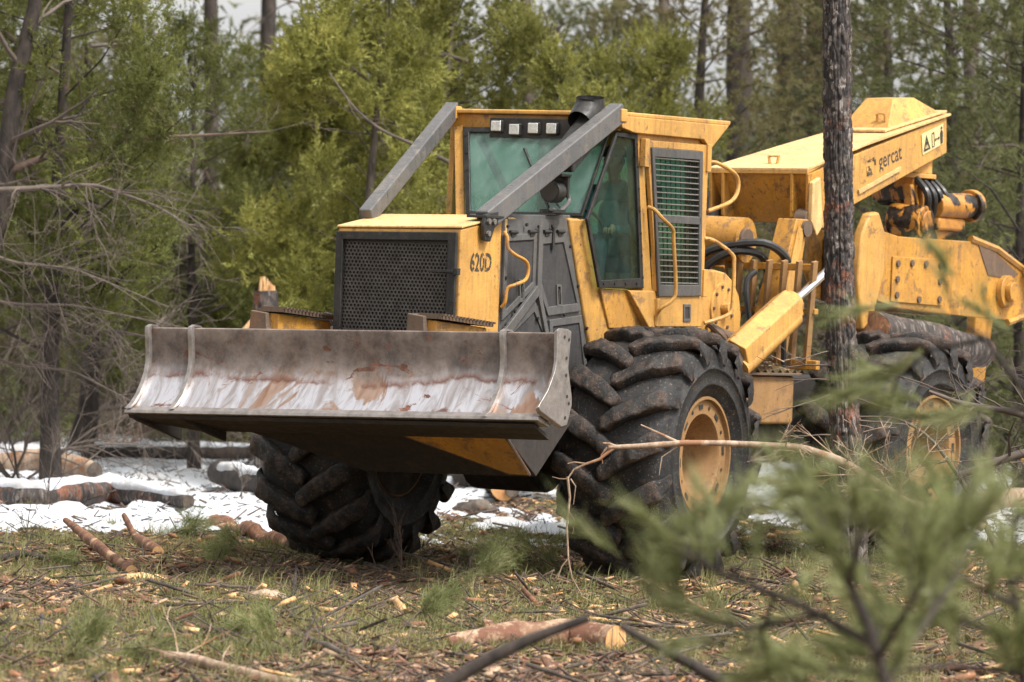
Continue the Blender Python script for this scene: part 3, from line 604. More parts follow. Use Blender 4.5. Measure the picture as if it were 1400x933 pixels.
# roof work lights in their black box
lb = MB().span((-.015, -.29, 3.375), (.045, .485, 3.535)).build('light_box', K, skid, bevel=.006)
for i, (ly, lz) in enumerate(((-.215, .012), (-.055, -.012), (.11, 0), (.27, 0))):
    hl = MB().box((.055, ly, 3.455 + lz), (.05, .105, .10)).build('headlight', K, lb, bevel=.014)
    MB().box((.083, ly, 3.457 + lz), (.012, .085, .078)).build('lamp_lens', M['lens'], lb, bevel=.012)
# ---- limb risers: grey square tubes from hood to roof
def riser(y0, y1, nm='limb_riser'):
    a, b_ = Vector((1.66, y0, 2.715)), Vector((-.03, y1, 3.60))
    r_ = MB().bar(a, b_, .125 if y0 > 0 else .105, .15 if y0 > 0 else .125, (0, 0, 1)).build(nm, M['tubegrey'], skid, bevel=.014)
    MB().box(b_ + Vector((.02, 0, -.03)), (.10, .13, .10)).build('riser_foot', Y, r_, bevel=.008)
    return r_
r1 = riser(.56, .79); r2 = riser(-.44, -.66)
MB().prism([(1.76, .605, 2.76), (1.50, .605, 2.80), (1.46, .605, 2.74), (1.62, .605, 2.66), (1.68, .605, 2.56), (1.77, .605, 2.57), (1.79, .605, 2.68)], (0, .03, 0)).build('riser_bracket', K, r1, bevel=.006)
MB().box((1.60, .56, 2.745), (.34, .17, .02)).build('riser_base', K, r1, bevel=.004)
MB().box((1.70, -.44, 2.665), (.14, .17, .02)).build('riser_base', G, r2, bevel=.004)
bolts('bracket_bolt', [(1.73, .635, 2.71), (1.73, .635, 2.62), (1.65, .635, 2.71)], (0, 1, 0), .022, .02, M['guard'], r1)
# exhaust: flat duct behind the near riser, elbow outlet at the roof
ex = MB().hexa([(.66, .55, 3.235), (.66, .75, 3.225), (.62, .75, 3.10), (.62, .55, 3.11)], [(.16, .56, 3.58), (.16, .76, 3.57), (.10, .76, 3.42), (.10, .56, 3.43)]).build('exhaust_duct', M['black'], skid, bevel=.02)
MB().tube([(.25, .60, 3.50), (.15, .605, 3.565), (.10, .61, 3.64), (.11, .615, 3.70)], [.10, .115, .115, .11], 18, caps=False).build('exhaust_elbow', M['black'], ex, smooth=True)
MB().cyl((.105, .61, 3.66), (.105, .61, 3.665), .105, n=18).build('outlet_dark_disc', M['ink'], ex)  # black disc painted in for the shade inside the open pipe
# round lamp under a shade on the near riser
lp = MB().box((.62, .60, 3.085), (.16, .20, .02)).box((.56, .60, 3.00), (.03, .18, .16)).cyl((.58, .60, 2.96), (.70, .60, 2.96), .085, n=18).build('side_work_lamp', K, skid, bevel=.006)
MB().cyl((.702, .60, 2.96), (.706, .60, 2.96), .07, n=18).build('lamp_lens', M['ink'], lp)
MB().tube(smooth_path([(.50, .62, 2.98), (.47, .65, 2.90), (.60, .66, 2.83), (.66, .66, 2.80), (.78, .66, 2.83)]), .018, 8).build('lamp_bracket', G, lp, smooth=True)
# ---- cab inside
seat = MB().span((-1.05, .16, 2.36), (-.52, .66, 2.50)).build('seat_cushion', M['ink'], cab, bevel=.05)
MB().hexa([(-1.00, .17, 2.49), (-1.00, .65, 2.49), (-1.14, .62, 3.08), (-1.14, .20, 3.08)], [(-1.12, .17, 2.49), (-1.12, .65, 2.49), (-1.22, .62, 3.08), (-1.22, .20, 3.08)]).build('seat_back', M['ink'], cab, bevel=.05)
MB().span((-.10, -.30, 2.2), (.20, .40, 2.72)).build('dashboard', M['black'], cab, bevel=.04)
MB().span((-.95, .00, 2.3), (-.50, .12, 2.66)).build('arm_console', M['black'], cab, bevel=.03)
MB().bar((-.70, -.56, 2.3), (-.70, -.56, 3.50), .05, .07).build('cab_brace', M['black'], cab, bevel=.01)
MB().bar((-.20, -.52, 3.42), (-1.05, -.50, 2.62), .05, .06).build('cab_brace', M['black'], cab, bevel=.01)
MB().bar((-1.54, .05, 2.45), (-1.54, .05, 3.40), .05, .06).build('cab_brace', M['black'], cab, bevel=.01)
MB().tube([(-.26, .36, 2.55), (-.34, .36, 2.68)], .02, 8).tube([Vector((-.36, .36, 2.70)) + Vector((math.cos(a) * .05, math.sin(a) * .17, math.cos(a) * .14)) for a in [2 * math.pi * i / 20 for i in range(21)]], .014, 6).build('steering_wheel', K, cab, smooth=True)
# ---- rear of the front frame: rounded tank with hub plate
tp = [(-1.66, 2.40), (-1.90, 2.41), (-2.10, 2.39), (-2.26, 2.32), (-2.38, 2.20), (-2.43, 2.05), (-2.42, 1.92), (-2.32, 1.80), (-2.2, 1.74), (-1.66, 1.74)]
tk = MB().prism([(x, .30, z) for x, z in tp], (0, .48, 0)).build('rounded_tank', Y, skid, bevel=.02)
MB().cyl((-2.02, .775, 2.10), (-2.02, .80, 2.10), .21, n=24).cyl((-2.02, .80, 2.10), (-2.02, .87, 2.10), .05, n=14).build('hub_cover', Y, tk, bevel=.006)
bolts('hub_bolt', [(-2.02 + .175 * math.cos(2 * math.pi * i / 9), .80, 2.10 + .175 * math.sin(2 * math.pi * i / 9)) for i in range(9)], (0, 1, 0), .014, .015, M['rusty'], tk, None, 6)
for i in range(5):
    MB().tube(smooth_path([(-1.75 - .10 * i, .80, 1.98 - .03 * i), (-1.85 - .1 * i, .90, 1.86), (-1.95 - .1 * i, .86, 1.75 - .02 * i), (-2.1, .7, 1.6)]), .028, 8).build('hydraulic_fitting', M['rusty'], tk, smooth=True)
MB().span((-2.1, -.7, 1.25), (-1.0, .72, 1.95)).build('fuel_tank', M['under'], skid, bevel=.03)

# ================================================================== rear frame, arch and grapple (own coordinates, baked into the root's)
def RB(): return MB(XR)
O = M['orange']
MB_ = RB
rf = RB().span((-1.6, -.5, .95), (1.9, .5, 1.55)).build('rear_frame', M['under'], skid, bevel=.02)
# rounded yellow front corner of the rear frame with debris on its deck
dk = RB().prism([(2.02, .2, 1.17), (2.02, .84, 1.17), (1.90, .95, 1.17), (1.22, .98, 1.17), (1.08, .90, 1.17), (1.02, .72, 1.17), (1.02, .2, 1.17)], (0, 0, .40)).build('deck_tank', M['rimyellow'], skid, bevel=.03)
RB().prism([(2.06, .1, 1.571), (2.06, .88, 1.571), (1.92, .99, 1.571), (1.20, 1.02, 1.571), (1.02, .94, 1.571), (.98, .1, 1.571)], (0, 0, .022)).build('deck_plate', M['rusty'], dk, bevel=.005)
RB().span((1.02, .1, 1.02), (1.98, .86, 1.165)).build('deck_skirt', M['under'], dk, bevel=.02)
# steering/lift cylinder in its faceted cover, chrome rod
a, b_ = Vector((2.20, 1.0, 1.72)), Vector((1.34, .98, 2.145)); ax = (b_ - a).normalized()
cy = RB().tube([a, b_], .15, 6, twist=.52).build('cylinder_cover', Y, skid, bevel=.012)
RB().tube([a + Vector((-.02, .05, -.10)), b_ + Vector((.0, .05, -.09))], .085, 14).build('cylinder_barrel', Y, cy, smooth=True)
RB().tube([b_, b_ + ax * .06], .11, 16).build('cylinder_collar', Y, cy, smooth=True)
RB().tube([b_, b_ + ax * 1.1], .036, 14).build('cylinder_rod', M['chrome'], cy, smooth=True)
mb = RB(); q = (b_ - a) / 5
RB().tube([a - ax * .10 + Vector((0, 0, -.1)), a + ax * .04], .10, 10).build('cylinder_clevis', M['rusty'], cy, bevel=.01)
# slotted screen between cab and arch
scr = RB().span((.80, -.85, 1.62), (.86, .98, 1.70)).span((.90, -.85, 2.44), (.96, .98, 2.50)).span((.86, -.85, 2.08), (.92, .98, 2.13)).build('screen_frame', O, skid, bevel=.008)
for i in range(13):
    y = -.80 + i * .145; RB().bar((1.01, y + .07, 2.52), (.84, y - .07, 1.66), .028, .07, (1, 0, 0)).build('screen_slat', M['rimyellow'], scr)
# torque tube, posts of the arch, hoses
tt = RB().cyl((1.05, -.95, 2.70), (.95, .30, 2.68), .19, n=24).build('torque_tube', O, skid, smooth=True)
RB().cyl((.99, .30, 2.682), (.99, .34, 2.68), .10, n=20).build('tube_cap', M['rusty'], tt, bevel=.01)
for y0 in (.42, -.62):
    pst = RB().hexa([(.66, y0, 2.88), (.66, y0 + .19, 2.88), (.46, y0 + .19, 2.88), (.46, y0, 2.88)], [(1.10, y0, 1.75), (1.10, y0 + .19, 1.75), (.72, y0 + .19, 1.75), (.72, y0, 1.75)]).build('arch_post', O, skid, bevel=.012)
    RB().bar((.60, y0 + .20, 2.80), (.88, y0 + .205, 1.95), .014, .10, (1, 0, 0)).build('post_strip', Y, pst, bevel=.003)
    RB().cyl((.52, y0 - .02, 2.80), (.52, y0 + .22, 2.80), .07, n=16).build('arch_pin', M['rusty'], pst)
for j, pts in enumerate(([(1.22, -.10, 2.05), (1.25, -.08, 2.30), (1.22, .02, 2.52), (1.15, .2, 2.62), (1.0, .5, 2.66), (.8, .60, 2.55), (.6, .5, 2.40), (.4, .3, 2.3)], [(1.20, -.02, 2.0), (1.22, .0, 2.25), (1.20, .08, 2.45), (1.12, .28, 2.58), (.95, .45, 2.56), (.75, .4, 2.40), (.5, .2, 2.3)], [(1.12, .48, 1.95), (1.18, .47, 2.2), (1.16, .46, 2.35), (1.1, .5, 2.42)], [(.95, .72, 1.6), (1.0, .74, 1.9), (.95, .74, 2.15), (.9, .7, 2.25)], [(1.9, .60, 1.70), (1.7, .62, 1.9), (1.5, .55, 2.0), (1.3, .4, 1.95)])):
    RB().tube(smooth_path(pts), .036 if j < 2 else .024, 8).build('hydraulic_hose', M['hose'], skid, smooth=True)
RB().tube([(1.15, .22, 2.45), (1.17, .10, 2.45), (1.15, .08, 2.1), (1.15, .3, 2.05), (1.15, .33, 2.15)], .014, 6).build('hose_loop', O, skid)
RB().cyl((1.15, .05, 2.2), (1.15, .26, 2.2), .08, n=16).build('winch_spool', M['black'], skid, smooth=True)
# arch head: open trapezoid box facing the cab
hx = .34
head = RB().hexa([(hx, -.50, 3.26), (hx, .50, 3.27), (hx - 1.0, .36, 3.52), (hx - 1.0, -.40, 3.52)], [(hx, -.50, 3.285), (hx, .50, 3.295), (hx - 1.0, .36, 3.545), (hx - 1.0, -.40, 3.545)]).build('arch_head', Y, skid)
RB().hexa([(hx - .02, -.49, 3.262), (hx - .02, .49, 3.272), (hx - .22, .36, 2.86), (hx - .22, -.38, 2.86)], [(hx - .05, -.49, 3.262), (hx - .05, .49, 3.272), (hx - .25, .36, 2.86), (hx - .25, -.38, 2.86)]).build('head_plate', O, head)
for y0 in (-.485, -.36, .33, .485):
    RB().prism([(hx, y0, 3.265), (hx - .55, y0, 3.40), (hx - .45, y0, 2.84), (hx - .10, y0, 2.80), (hx - .02, y0, 2.90)], (0, .028, 0)).build('head_gusset', O, head, bevel=.005)
for y0 in (.40, -.52):
    RB().cyl((hx - .06, y0, 2.88), (hx - .06, y0 + .12, 2.88), .095, n=18).build('head_pin', M['rusty'], head, bevel=.006)
RB().prism([(hx - .0, .515, 3.20), (hx - .12, .515, 3.25), (hx - .20, .515, 2.84), (hx - .10, .515, 2.74), (hx - .0, .515, 2.86)], (0, .05, 0)).build('side_lug', M['hoodtop'], head, bevel=.015)
RB().tube([(.16, .02, 3.33), (.16, .0, 3.42), (.16, .10, 3.42), (.16, .08, 3.33)], .016, 6).build('lifting_eye', Y, head)
RB().cyl((hx + .02, -.44, 2.95), (hx + .02, -.44, 2.70), .07, n=12).tube(smooth_path([(hx + .05, -.47, 3.10), (hx + .08, -.45, 2.95), (hx + .05, -.42, 2.80), (hx, -.4, 2.7)]), .03, 8).build('hose_bundle', M['black'], head, smooth=True)
# boom: tapered box beam rising to the rear with the lettering on its side
T0, T1 = (hx - .10, .47, 3.31), (-2.12, .30, 3.915)
bm_ = RB().hexa([(hx - .06, .475, 3.275), (hx - .06, -.30, 3.275), (hx - .30, -.28, 2.85), (hx - .30, .46, 2.85)],
               [(-2.42, .28, 3.905), (-2.42, -.28, 3.905), (-2.45, -.28, 3.585), (-2.45, .28, 3.585)])
# belly of the boom bows: second box is used as upper skin
boom = bm_.build('boom', Y, skid, bevel=.012)
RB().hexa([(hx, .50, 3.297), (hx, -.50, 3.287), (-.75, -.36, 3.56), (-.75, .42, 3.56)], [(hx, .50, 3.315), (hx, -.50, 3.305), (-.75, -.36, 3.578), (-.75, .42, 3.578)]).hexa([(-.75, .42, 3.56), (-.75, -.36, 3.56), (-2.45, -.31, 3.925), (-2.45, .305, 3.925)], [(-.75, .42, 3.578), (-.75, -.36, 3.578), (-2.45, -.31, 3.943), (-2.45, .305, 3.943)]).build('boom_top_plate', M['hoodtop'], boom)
def bside(u, v, d=.0):
    """point on the near side of the boom: u 0..1 along, v 0..1 up"""
    a0 = Vector((hx - .30, .46, 2.85)).lerp(Vector((-2.45, .28, 3.585)), u); a1 = Vector((hx - .06, .475, 3.275)).lerp(Vector((-2.42, .28, 3.905)), u)
    return a0.lerp(a1, v) + Vector((0, d, 0))
xd = (bside(.62, .5) - bside(.5, .5)).normalized(); yd = Vector((0, 0, 1)); yd = (yd - xd * yd.dot(xd)).normalized()
text_part('gercat', M['ink'], boom, bside(.475, .46, .0), xd, yd, .20, X=XR, name='side_lettering', xs=.92, off=.002)
mb = RB()
for (u, v, du, dv, sl) in ((.38, .44, .022, .20, .3), (.405, .42, .016, .16, -.4), (.435, .70, .012, .08, .2), (.40, .72, .03, .05, 0), (.445, .60, .01, .12, .2)):
    p0 = bside(u, v, .002); mb.prism([p0, bside(u + du, v, .002), bside(u + du * (1 + sl), v + dv, .002), bside(u + du * sl, v + dv, .002)], (0, .002, 0))
mb.build('worn_lettering', M['wornink'], boom)
RB().bar(bside(.30, .22, .012), bside(.62, .26, .012), .015, .035).build('weld_strip', M['hoodtop'], boom)
# warning sticker with triangle, machine outline, double arrow and figure
stk = RB().prism([bside(.80, .30, .006), bside(.965, .33, .006), bside(.965, .88, .006), bside(.80, .84, .006)], (0, .002, 0)).build('warning_sticker', M['sticker'], boom)
def su(a_, b2, d=.011): return bside(.80 + .165 * a_, .315 + .54 * b2, d)
mb = RB()
mb.frame([su(.04, .10), su(.36, .10), su(.20, .85)], [su(.11, .20), su(.29, .20), su(.20, .62)], (0, .002, 0))
mb.prism([su(.185, .32), su(.215, .32), su(.22, .52), su(.18, .52)], (0, .002, 0)).prism([su(.185, .24), su(.215, .24), su(.215, .29), su(.185, .29)], (0, .002, 0))
mb.frame([su(.44, .10), su(.56, .10), su(.56, .85), su(.44, .80)], [su(.46, .15), su(.54, .15), su(.54, .78), su(.46, .75)], (0, .002, 0))
mb.prism([su(.62, .40), su(.76, .40), su(.76, .45), su(.62, .45)], (0, .002, 0)).prism([su(.57, .425), su(.64, .33), su(.64, .52)], (0, .002, 0)).prism([su(.81, .425), su(.74, .52), su(.74, .33)], (0, .002, 0))
mb.prism([su(.85, .08), su(.95, .08), su(.965, .62), su(.93, .76), su(.87, .76), su(.835, .62)], (0, .002, 0)).prism([su(.87, .80), su(.93, .80), su(.94, .90), su(.90, .96), su(.86, .90)], (0, .002, 0))
mb.build('pictogram', M['ink'], boom)
# cap box on top of the boom tip
cp = [(-1.42, -.25, 3.735), (-1.42, .25, 3.735), (-2.36, .25, 3.94), (-2.36, -.25, 3.94)]
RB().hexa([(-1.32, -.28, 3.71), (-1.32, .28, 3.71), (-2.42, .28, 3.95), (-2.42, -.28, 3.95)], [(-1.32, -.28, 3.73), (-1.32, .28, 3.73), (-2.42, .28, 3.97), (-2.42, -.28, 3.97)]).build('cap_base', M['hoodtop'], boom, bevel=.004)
RB().hexa(cp, [(-1.68, -.14, 4.03), (-1.68, .14, 4.03), (-2.05, .14, 4.06), (-2.05, -.14, 4.06)]).build('boom_cap', Y, boom, bevel=.01)
RB().tube([(-1.50, .18, 3.78), (-1.47, .18, 3.88), (-1.47, .10, 3.88), (-1.50, .10, 3.78)], .014, 6).build('cap_eye', Y, boom)
# rotator, link and grapple head
gr = RB().cyl((-2.18, 0, 3.68), (-2.18, 0, 3.38), .25, n=28).cyl((-2.18, 0, 3.38), (-2.18, 0, 3.335), .29, n=28).build('rotator_housing', Y, skid, bevel=.01)
lk = RB().box((-2.02, 0, 3.24), (.08, .44, .24)).box((-2.34, 0, 3.24), (.08, .44, .24)).box((-2.18, 0, 3.30), (.36, .40, .08)).build('knuckle_link', M['greasy'], skid, bevel=.025)
RB().cyl((-2.00, -.10, 3.17), (-2.42, -.10, 3.17), .085, n=18).build('upper_pin', M['under'], lk, smooth=True)
for i, (x, z) in enumerate(((-1.98, 3.18), (-2.18, 3.16), (-2.38, 3.18))):
    RB().prism([(x + .05, .12, z + .10), (x - .05, .12, z + .10), (x - .075, .16, z - .13), (x - .03, .18, z - .33), (x + .04, .18, z - .33), (x + .06, .16, z - .13)], (0, .10, 0)).build('link_claw', M['greasy'], lk, bevel=.02)
RB().cyl((-1.98, .02, 2.97), (-1.98, .36, 2.94), .15, n=22).cyl((-1.98, .36, 2.94), (-1.98, .39, 2.938), .11, n=18).build('pivot_barrel', M['greasy'], lk, bevel=.012)
RB().prism([(-1.85, .05, 2.98), (-2.75, .05, 3.02), (-2.70, .05, 2.84), (-2.2, .05, 2.76), (-1.85, .05, 2.80)], (0, .26, 0)).build('saddle_casting', M['greasy'], lk, bevel=.035)
RB().cyl((-2.20, .30, 3.10), (-2.78, .34, 3.12), .115, n=20).cyl((-2.78, .34, 3.12), (-2.86, .345, 3.123), .15, n=20).build('swivel_motor', M['greasy'], lk, bevel=.012)
RB().box((-2.45, .26, 2.94), (.5, .22, .12)).box((-2.3, .1, 2.86), (.7, .34, .10)).build('swivel_base', M['greasy'], lk, bevel=.03)
for i in range(4): RB().tube(smooth_path([(-2.02 - .10 * i, .22, 3.33), (-1.98 - .11 * i, .36, 3.20), (-2.03 - .12 * i, .33, 3.03), (-2.1 - .1 * i, .24, 2.90)]), .032, 8).build('swivel_hose', M['black'], lk, smooth=True)
# grapple: big cross head plates and curved tongs
def gplate(y0, th): return RB().prism([(-1.08, y0, 2.86), (-1.55, y0, 2.80), (-2.90, y0, 2.80), (-3.35, y0, 2.72), (-3.85, y0, 2.56), (-4.02, y0, 2.36), (-3.92, y0, 2.16), (-3.62, y0, 2.10), (-2.2, y0, 2.13), (-1.60, y0, 2.16), (-1.22, y0, 2.22), (-1.05, y0, 2.45)], (0, th, 0))
gh = gplate(.30, .04).build('grapple_plate', O, skid, bevel=.01)
gplate(-.34, .04).build('far_grapple_plate', O, skid, bevel=.01)
RB().span((-3.5, -.30, 2.20), (-1.3, .30, 2.76)).build('grapple_core', M['rusty'], gh, bevel=.02)
RB().tube([(-2.86, .335, 2.825), (-3.36, .335, 2.745), (-3.87, .335, 2.58), (-4.05, .335, 2.36), (-3.94, .335, 2.14), (-3.62, .335, 2.075)], .035, 6).build('plate_rim', O, gh)
RB().prism([(-1.42, .342, 2.62), (-2.35, .342, 2.62), (-2.35, .342, 2.2), (-1.42, .342, 2.22)], (0, .018, 0)).build('cover_plate', O, gh, bevel=.006)
P_ = []
for x, z in ((-1.5, 2.56), (-1.75, 2.57), (-2.0, 2.57), (-2.27, 2.56), (-1.5, 2.42), (-2.27, 2.42), (-1.5, 2.28), (-1.9, 2.25), (-2.27, 2.26)): P_.append((x, .36, z))
bolts('cover_bolt', P_, (0, 1, 0), .030, .018, M['rusty'], gh, XR)
RB().cyl((-3.52, .34, 2.36), (-3.52, .40, 2.36), .15, n=24).cyl((-3.52, .40, 2.36), (-3.52, .46, 2.36), .09, n=20).build('tong_pin', O, gh, bevel=.008)
RB().prism([(-2.98, .342, 2.79), (-3.30, .342, 2.72), (-3.78, .342, 2.53), (-3.66, .342, 2.48), (-3.2, .342, 2.50)], (0, .006, 0)).build('scuffed_patch', M['rusty'], gh)
RB().prism([(-.70, .36, 2.80), (-.82, .36, 2.98), (-.98, .36, 3.0), (-1.10, .36, 2.82), (-1.12, .36, 2.5), (-.95, .36, 2.05), (-.78, .36, 1.95), (-.66, .36, 2.4)], (0, .10, 0)).build('near_tong', Y, skid, bevel=.03)
for y0 in (.42, -.5):
    RB().prism([(-3.80, y0, 2.66), (-4.05, y0, 2.78), (-4.38, y0, 2.80), (-4.62, y0, 2.55), (-4.72, y0, 2.1), (-4.60, y0, 1.5), (-4.30, y0, 1.05), (-3.9, y0, .75), (-3.82, y0, .80), (-4.15, y0, 1.2), (-4.32, y0, 1.65), (-4.36, y0, 2.1), (-4.22, y0, 2.40), (-3.95, y0, 2.45)], (0, .10, 0)).build('curved_tong', O, skid, bevel=.02)
RB().cyl((-4.12, .30, 2.62), (-4.12, .56, 2.62), .11, n=20).build('tong_boss', O, skid, bevel=.01)
RB().tube(smooth_path([(-3.85, .54, 2.70), (-4.1, .54, 2.84), (-4.4, .54, 2.84), (-4.66, .54, 2.56), (-4.76, .54, 2.1)]), .03, 8).build('tong_hose', M['hose'], skid, smooth=True)

# ================================================================== wheels
def tyre_meshes():
    pr = [(.38, .46), (.42, .50), (.445, .56), (.455, .565), (.455, .575), (.450, .60), (.452, .68), (.462, .685), (.462, .70), (.450, .705), (.440, .77), (.415, .84), (.36, .885), (.22, .905), (0, .91)]
    pr = pr + [(-a, r) for a, r in pr[-2::-1]]
    mb = MB().lathe(pr, (0, 0, 0), 1, 72)
    for k in range(6):                                   # moulded rings on the sidewall
        pass
    me = mb.mesh('tyre_carcass', True)
    V = np.array([v.co[:] for v in me.vertices]); d = fbm(V, 6, 4, 21)[:, None] * .010
    nrm = V * np.array([1, .3, 1]); nrm /= np.linalg.norm(nrm, axis=1)[:, None]; V2 = V + nrm * d
    me.vertices.foreach_set('co', V2.astype(np.float32).ravel()); me.update()
    lugs = []
    for side_ in (1, -1):
        for var in range(2):
            st = []
            m = 24
            for i in range(m):
                u = i / (m - 1)
                if u < .78:
                    v = u / .78; a_ = -.045 + .475 * v; ang = -.30 * (v ** .85) + .05; rb, rt = .88, 1.005 - .05 * v ** 4; wd = .058 + .026 * v
                else:
                    v = (u - .78) / .22; a_ = .43 + .045 * math.sin(v * math.pi * .6); ang = -.25 - .05 * v; rt = .955 - .19 * v; rb = .84 - .12 * v; wd = .074 - .018 * v
                st.append((a_, ang, rb, rt, wd))
            V = []; nn = 16
            for i, (a_, ang, rb, rt, wd) in enumerate(st):
                endf = 1.0 if 0 < i < m - 1 else .72
                for k in range(nn):
                    th = 2 * math.pi * k / nn; c, s_ = math.cos(th), math.sin(th)
                    cx = math.copysign(abs(c) ** .42, c) * wd * endf; cz = math.copysign(abs(s_) ** .42, s_)
                    r_ = (rb + rt) / 2 + cz * (rt - rb) / 2 * (1 if endf == 1 else .9)
                    # width runs across the lug: mostly tangential, a little axial
                    an = ang + cx * .93 / .95; ay = a_ + cx * .45 * (1 if i * 1.0 / m < .78 else .1)
                    if i / (m - 1) >= .78: pass
                    V.append((r_ * math.sin(an), side_ * ay, r_ * math.cos(an)))
            V = np.array(V); d = (fbm(V, 8, 4, 31 + var * 9 + side_) * .032 + fbm(V, 26, 3, 5 + var) * .016)[:, None]; nrm = V * np.array([1, .15, 1]); nrm /= np.linalg.norm(nrm, axis=1)[:, None]
            V = V + nrm * d
            V[:, 0] += fbm(V, 7, 3, 77 + var)* .02
            F_ = [(i * nn + k, i * nn + (k + 1) % nn, (i + 1) * nn + (k + 1) % nn, (i + 1) * nn + k) for i in range(m - 1) for k in range(nn)]
            F_ += [tuple(range(nn - 1, -1, -1)), tuple((m - 1) * nn + k for k in range(nn))]
            mb = MB().add([tuple(p) for p in V], F_); lugs.append(mb.mesh('tread_lug', True))
    return me, lugs
carc, lugm = tyre_meshes(); carc.materials.append(M['rubber'])
for l_ in lugm: l_.materials.append(M['lug'])
def rim_mesh():
    s = MB().lathe([(.385, .475), (.405, .472), (.405, .450), (.372, .445), (.368, .335), (.350, .322), (-.08, .300), (-.12, .285), (-.13, .10), (-.02, .09), (-.01, .0)], (0, 0, 0), 1, 48)
    s.lathe([(-.385, .475), (-.405, .465), (-.37, .44), (-.36, .33), (-.05, .30), (-.05, 0)], (0, 0, 0), 1, 32)
    return s.mesh('rim', True)
drumm = MB().cyl((0, -.40, 0), (0, -.055, 0), .452, n=32).mesh('inner_plug'); drumm.materials.append(M['under'])  # dark plug covering the inner side of the rim
rimm = rim_mesh(); rimm.materials.append(M['rimyellow'])
try: rimm.set_sharp_from_angle(angle=rad(38))
except Exception: pass
slotm = MB().box((0, 0, 0), (.070, .003, .034)).mesh('dark_slot_block'); slotm.materials.append(M['ink'])  # raised black block, its colour standing for the shade in an open slot
holem = MB().cyl((0, -.001, 0), (0, .002, 0), .014, n=10).mesh('dark_hole_disc'); holem.materials.append(M['ink'])  # raised black disc in place of a shaded hole
nutm = MB().cyl((0, 0, 0), (0, .05, 0), .018, n=6).mesh('wheel_nut'); nutm.materials.append(M['rusty'])
def wheel(Xm, y, ang0, flip):
    B_ = Matrix.Translation((0, y, .99)) @ Matrix.Rotation(ang0, 4, 'Y')
    if flip: B_ = B_ @ Matrix.Rotation(math.pi, 4, 'Z') 
    B_ = B_ @ Matrix.Scale(.975, 4); T = (Xm @ B_) if Xm else B_
    ty = link('tyre', carc, skid); ty.matrix_local = T
    I = Matrix.Identity(4)
    r_ = link('rim', rimm, ty); link('inner_plug', drumm, ty)
    for i in range(16):
        a = 2 * math.pi * i / 16; q_ = link('dark_slot_block' if i % 2 == 0 else 'dark_hole_disc', slotm if i % 2 == 0 else holem, ty); q_.matrix_local = Matrix.Rotation(-a, 4, 'Y') @ Matrix.Translation((0, .3745, .39))
    for i in range(10): link('wheel_nut', nutm, ty).matrix_local = Matrix.Rotation(-2 * math.pi * i / 10, 4, 'Y') @ Matrix.Translation((0, -.135, .22))
    nl_ = 16
    for i in range(nl_):
        for sd_ in (0, 1):
            ph = 2 * math.pi * (i + .5 * sd_) / nl_
            lg = link('tread_lug', lugm[sd_ * 2 + (i * 7) % 2], ty); lg.matrix_local = Matrix.Rotation(-ph if not flip else ph, 4, 'Y')
            if flip: lg.scale = (-1, 1, 1)
    return ty
wheel(None, 1.25, .10, False); wheel(None, -1.40, .30, True)
wheel(XR, 1.25, .05, False); wheel(XR, -1.25, .2, True)

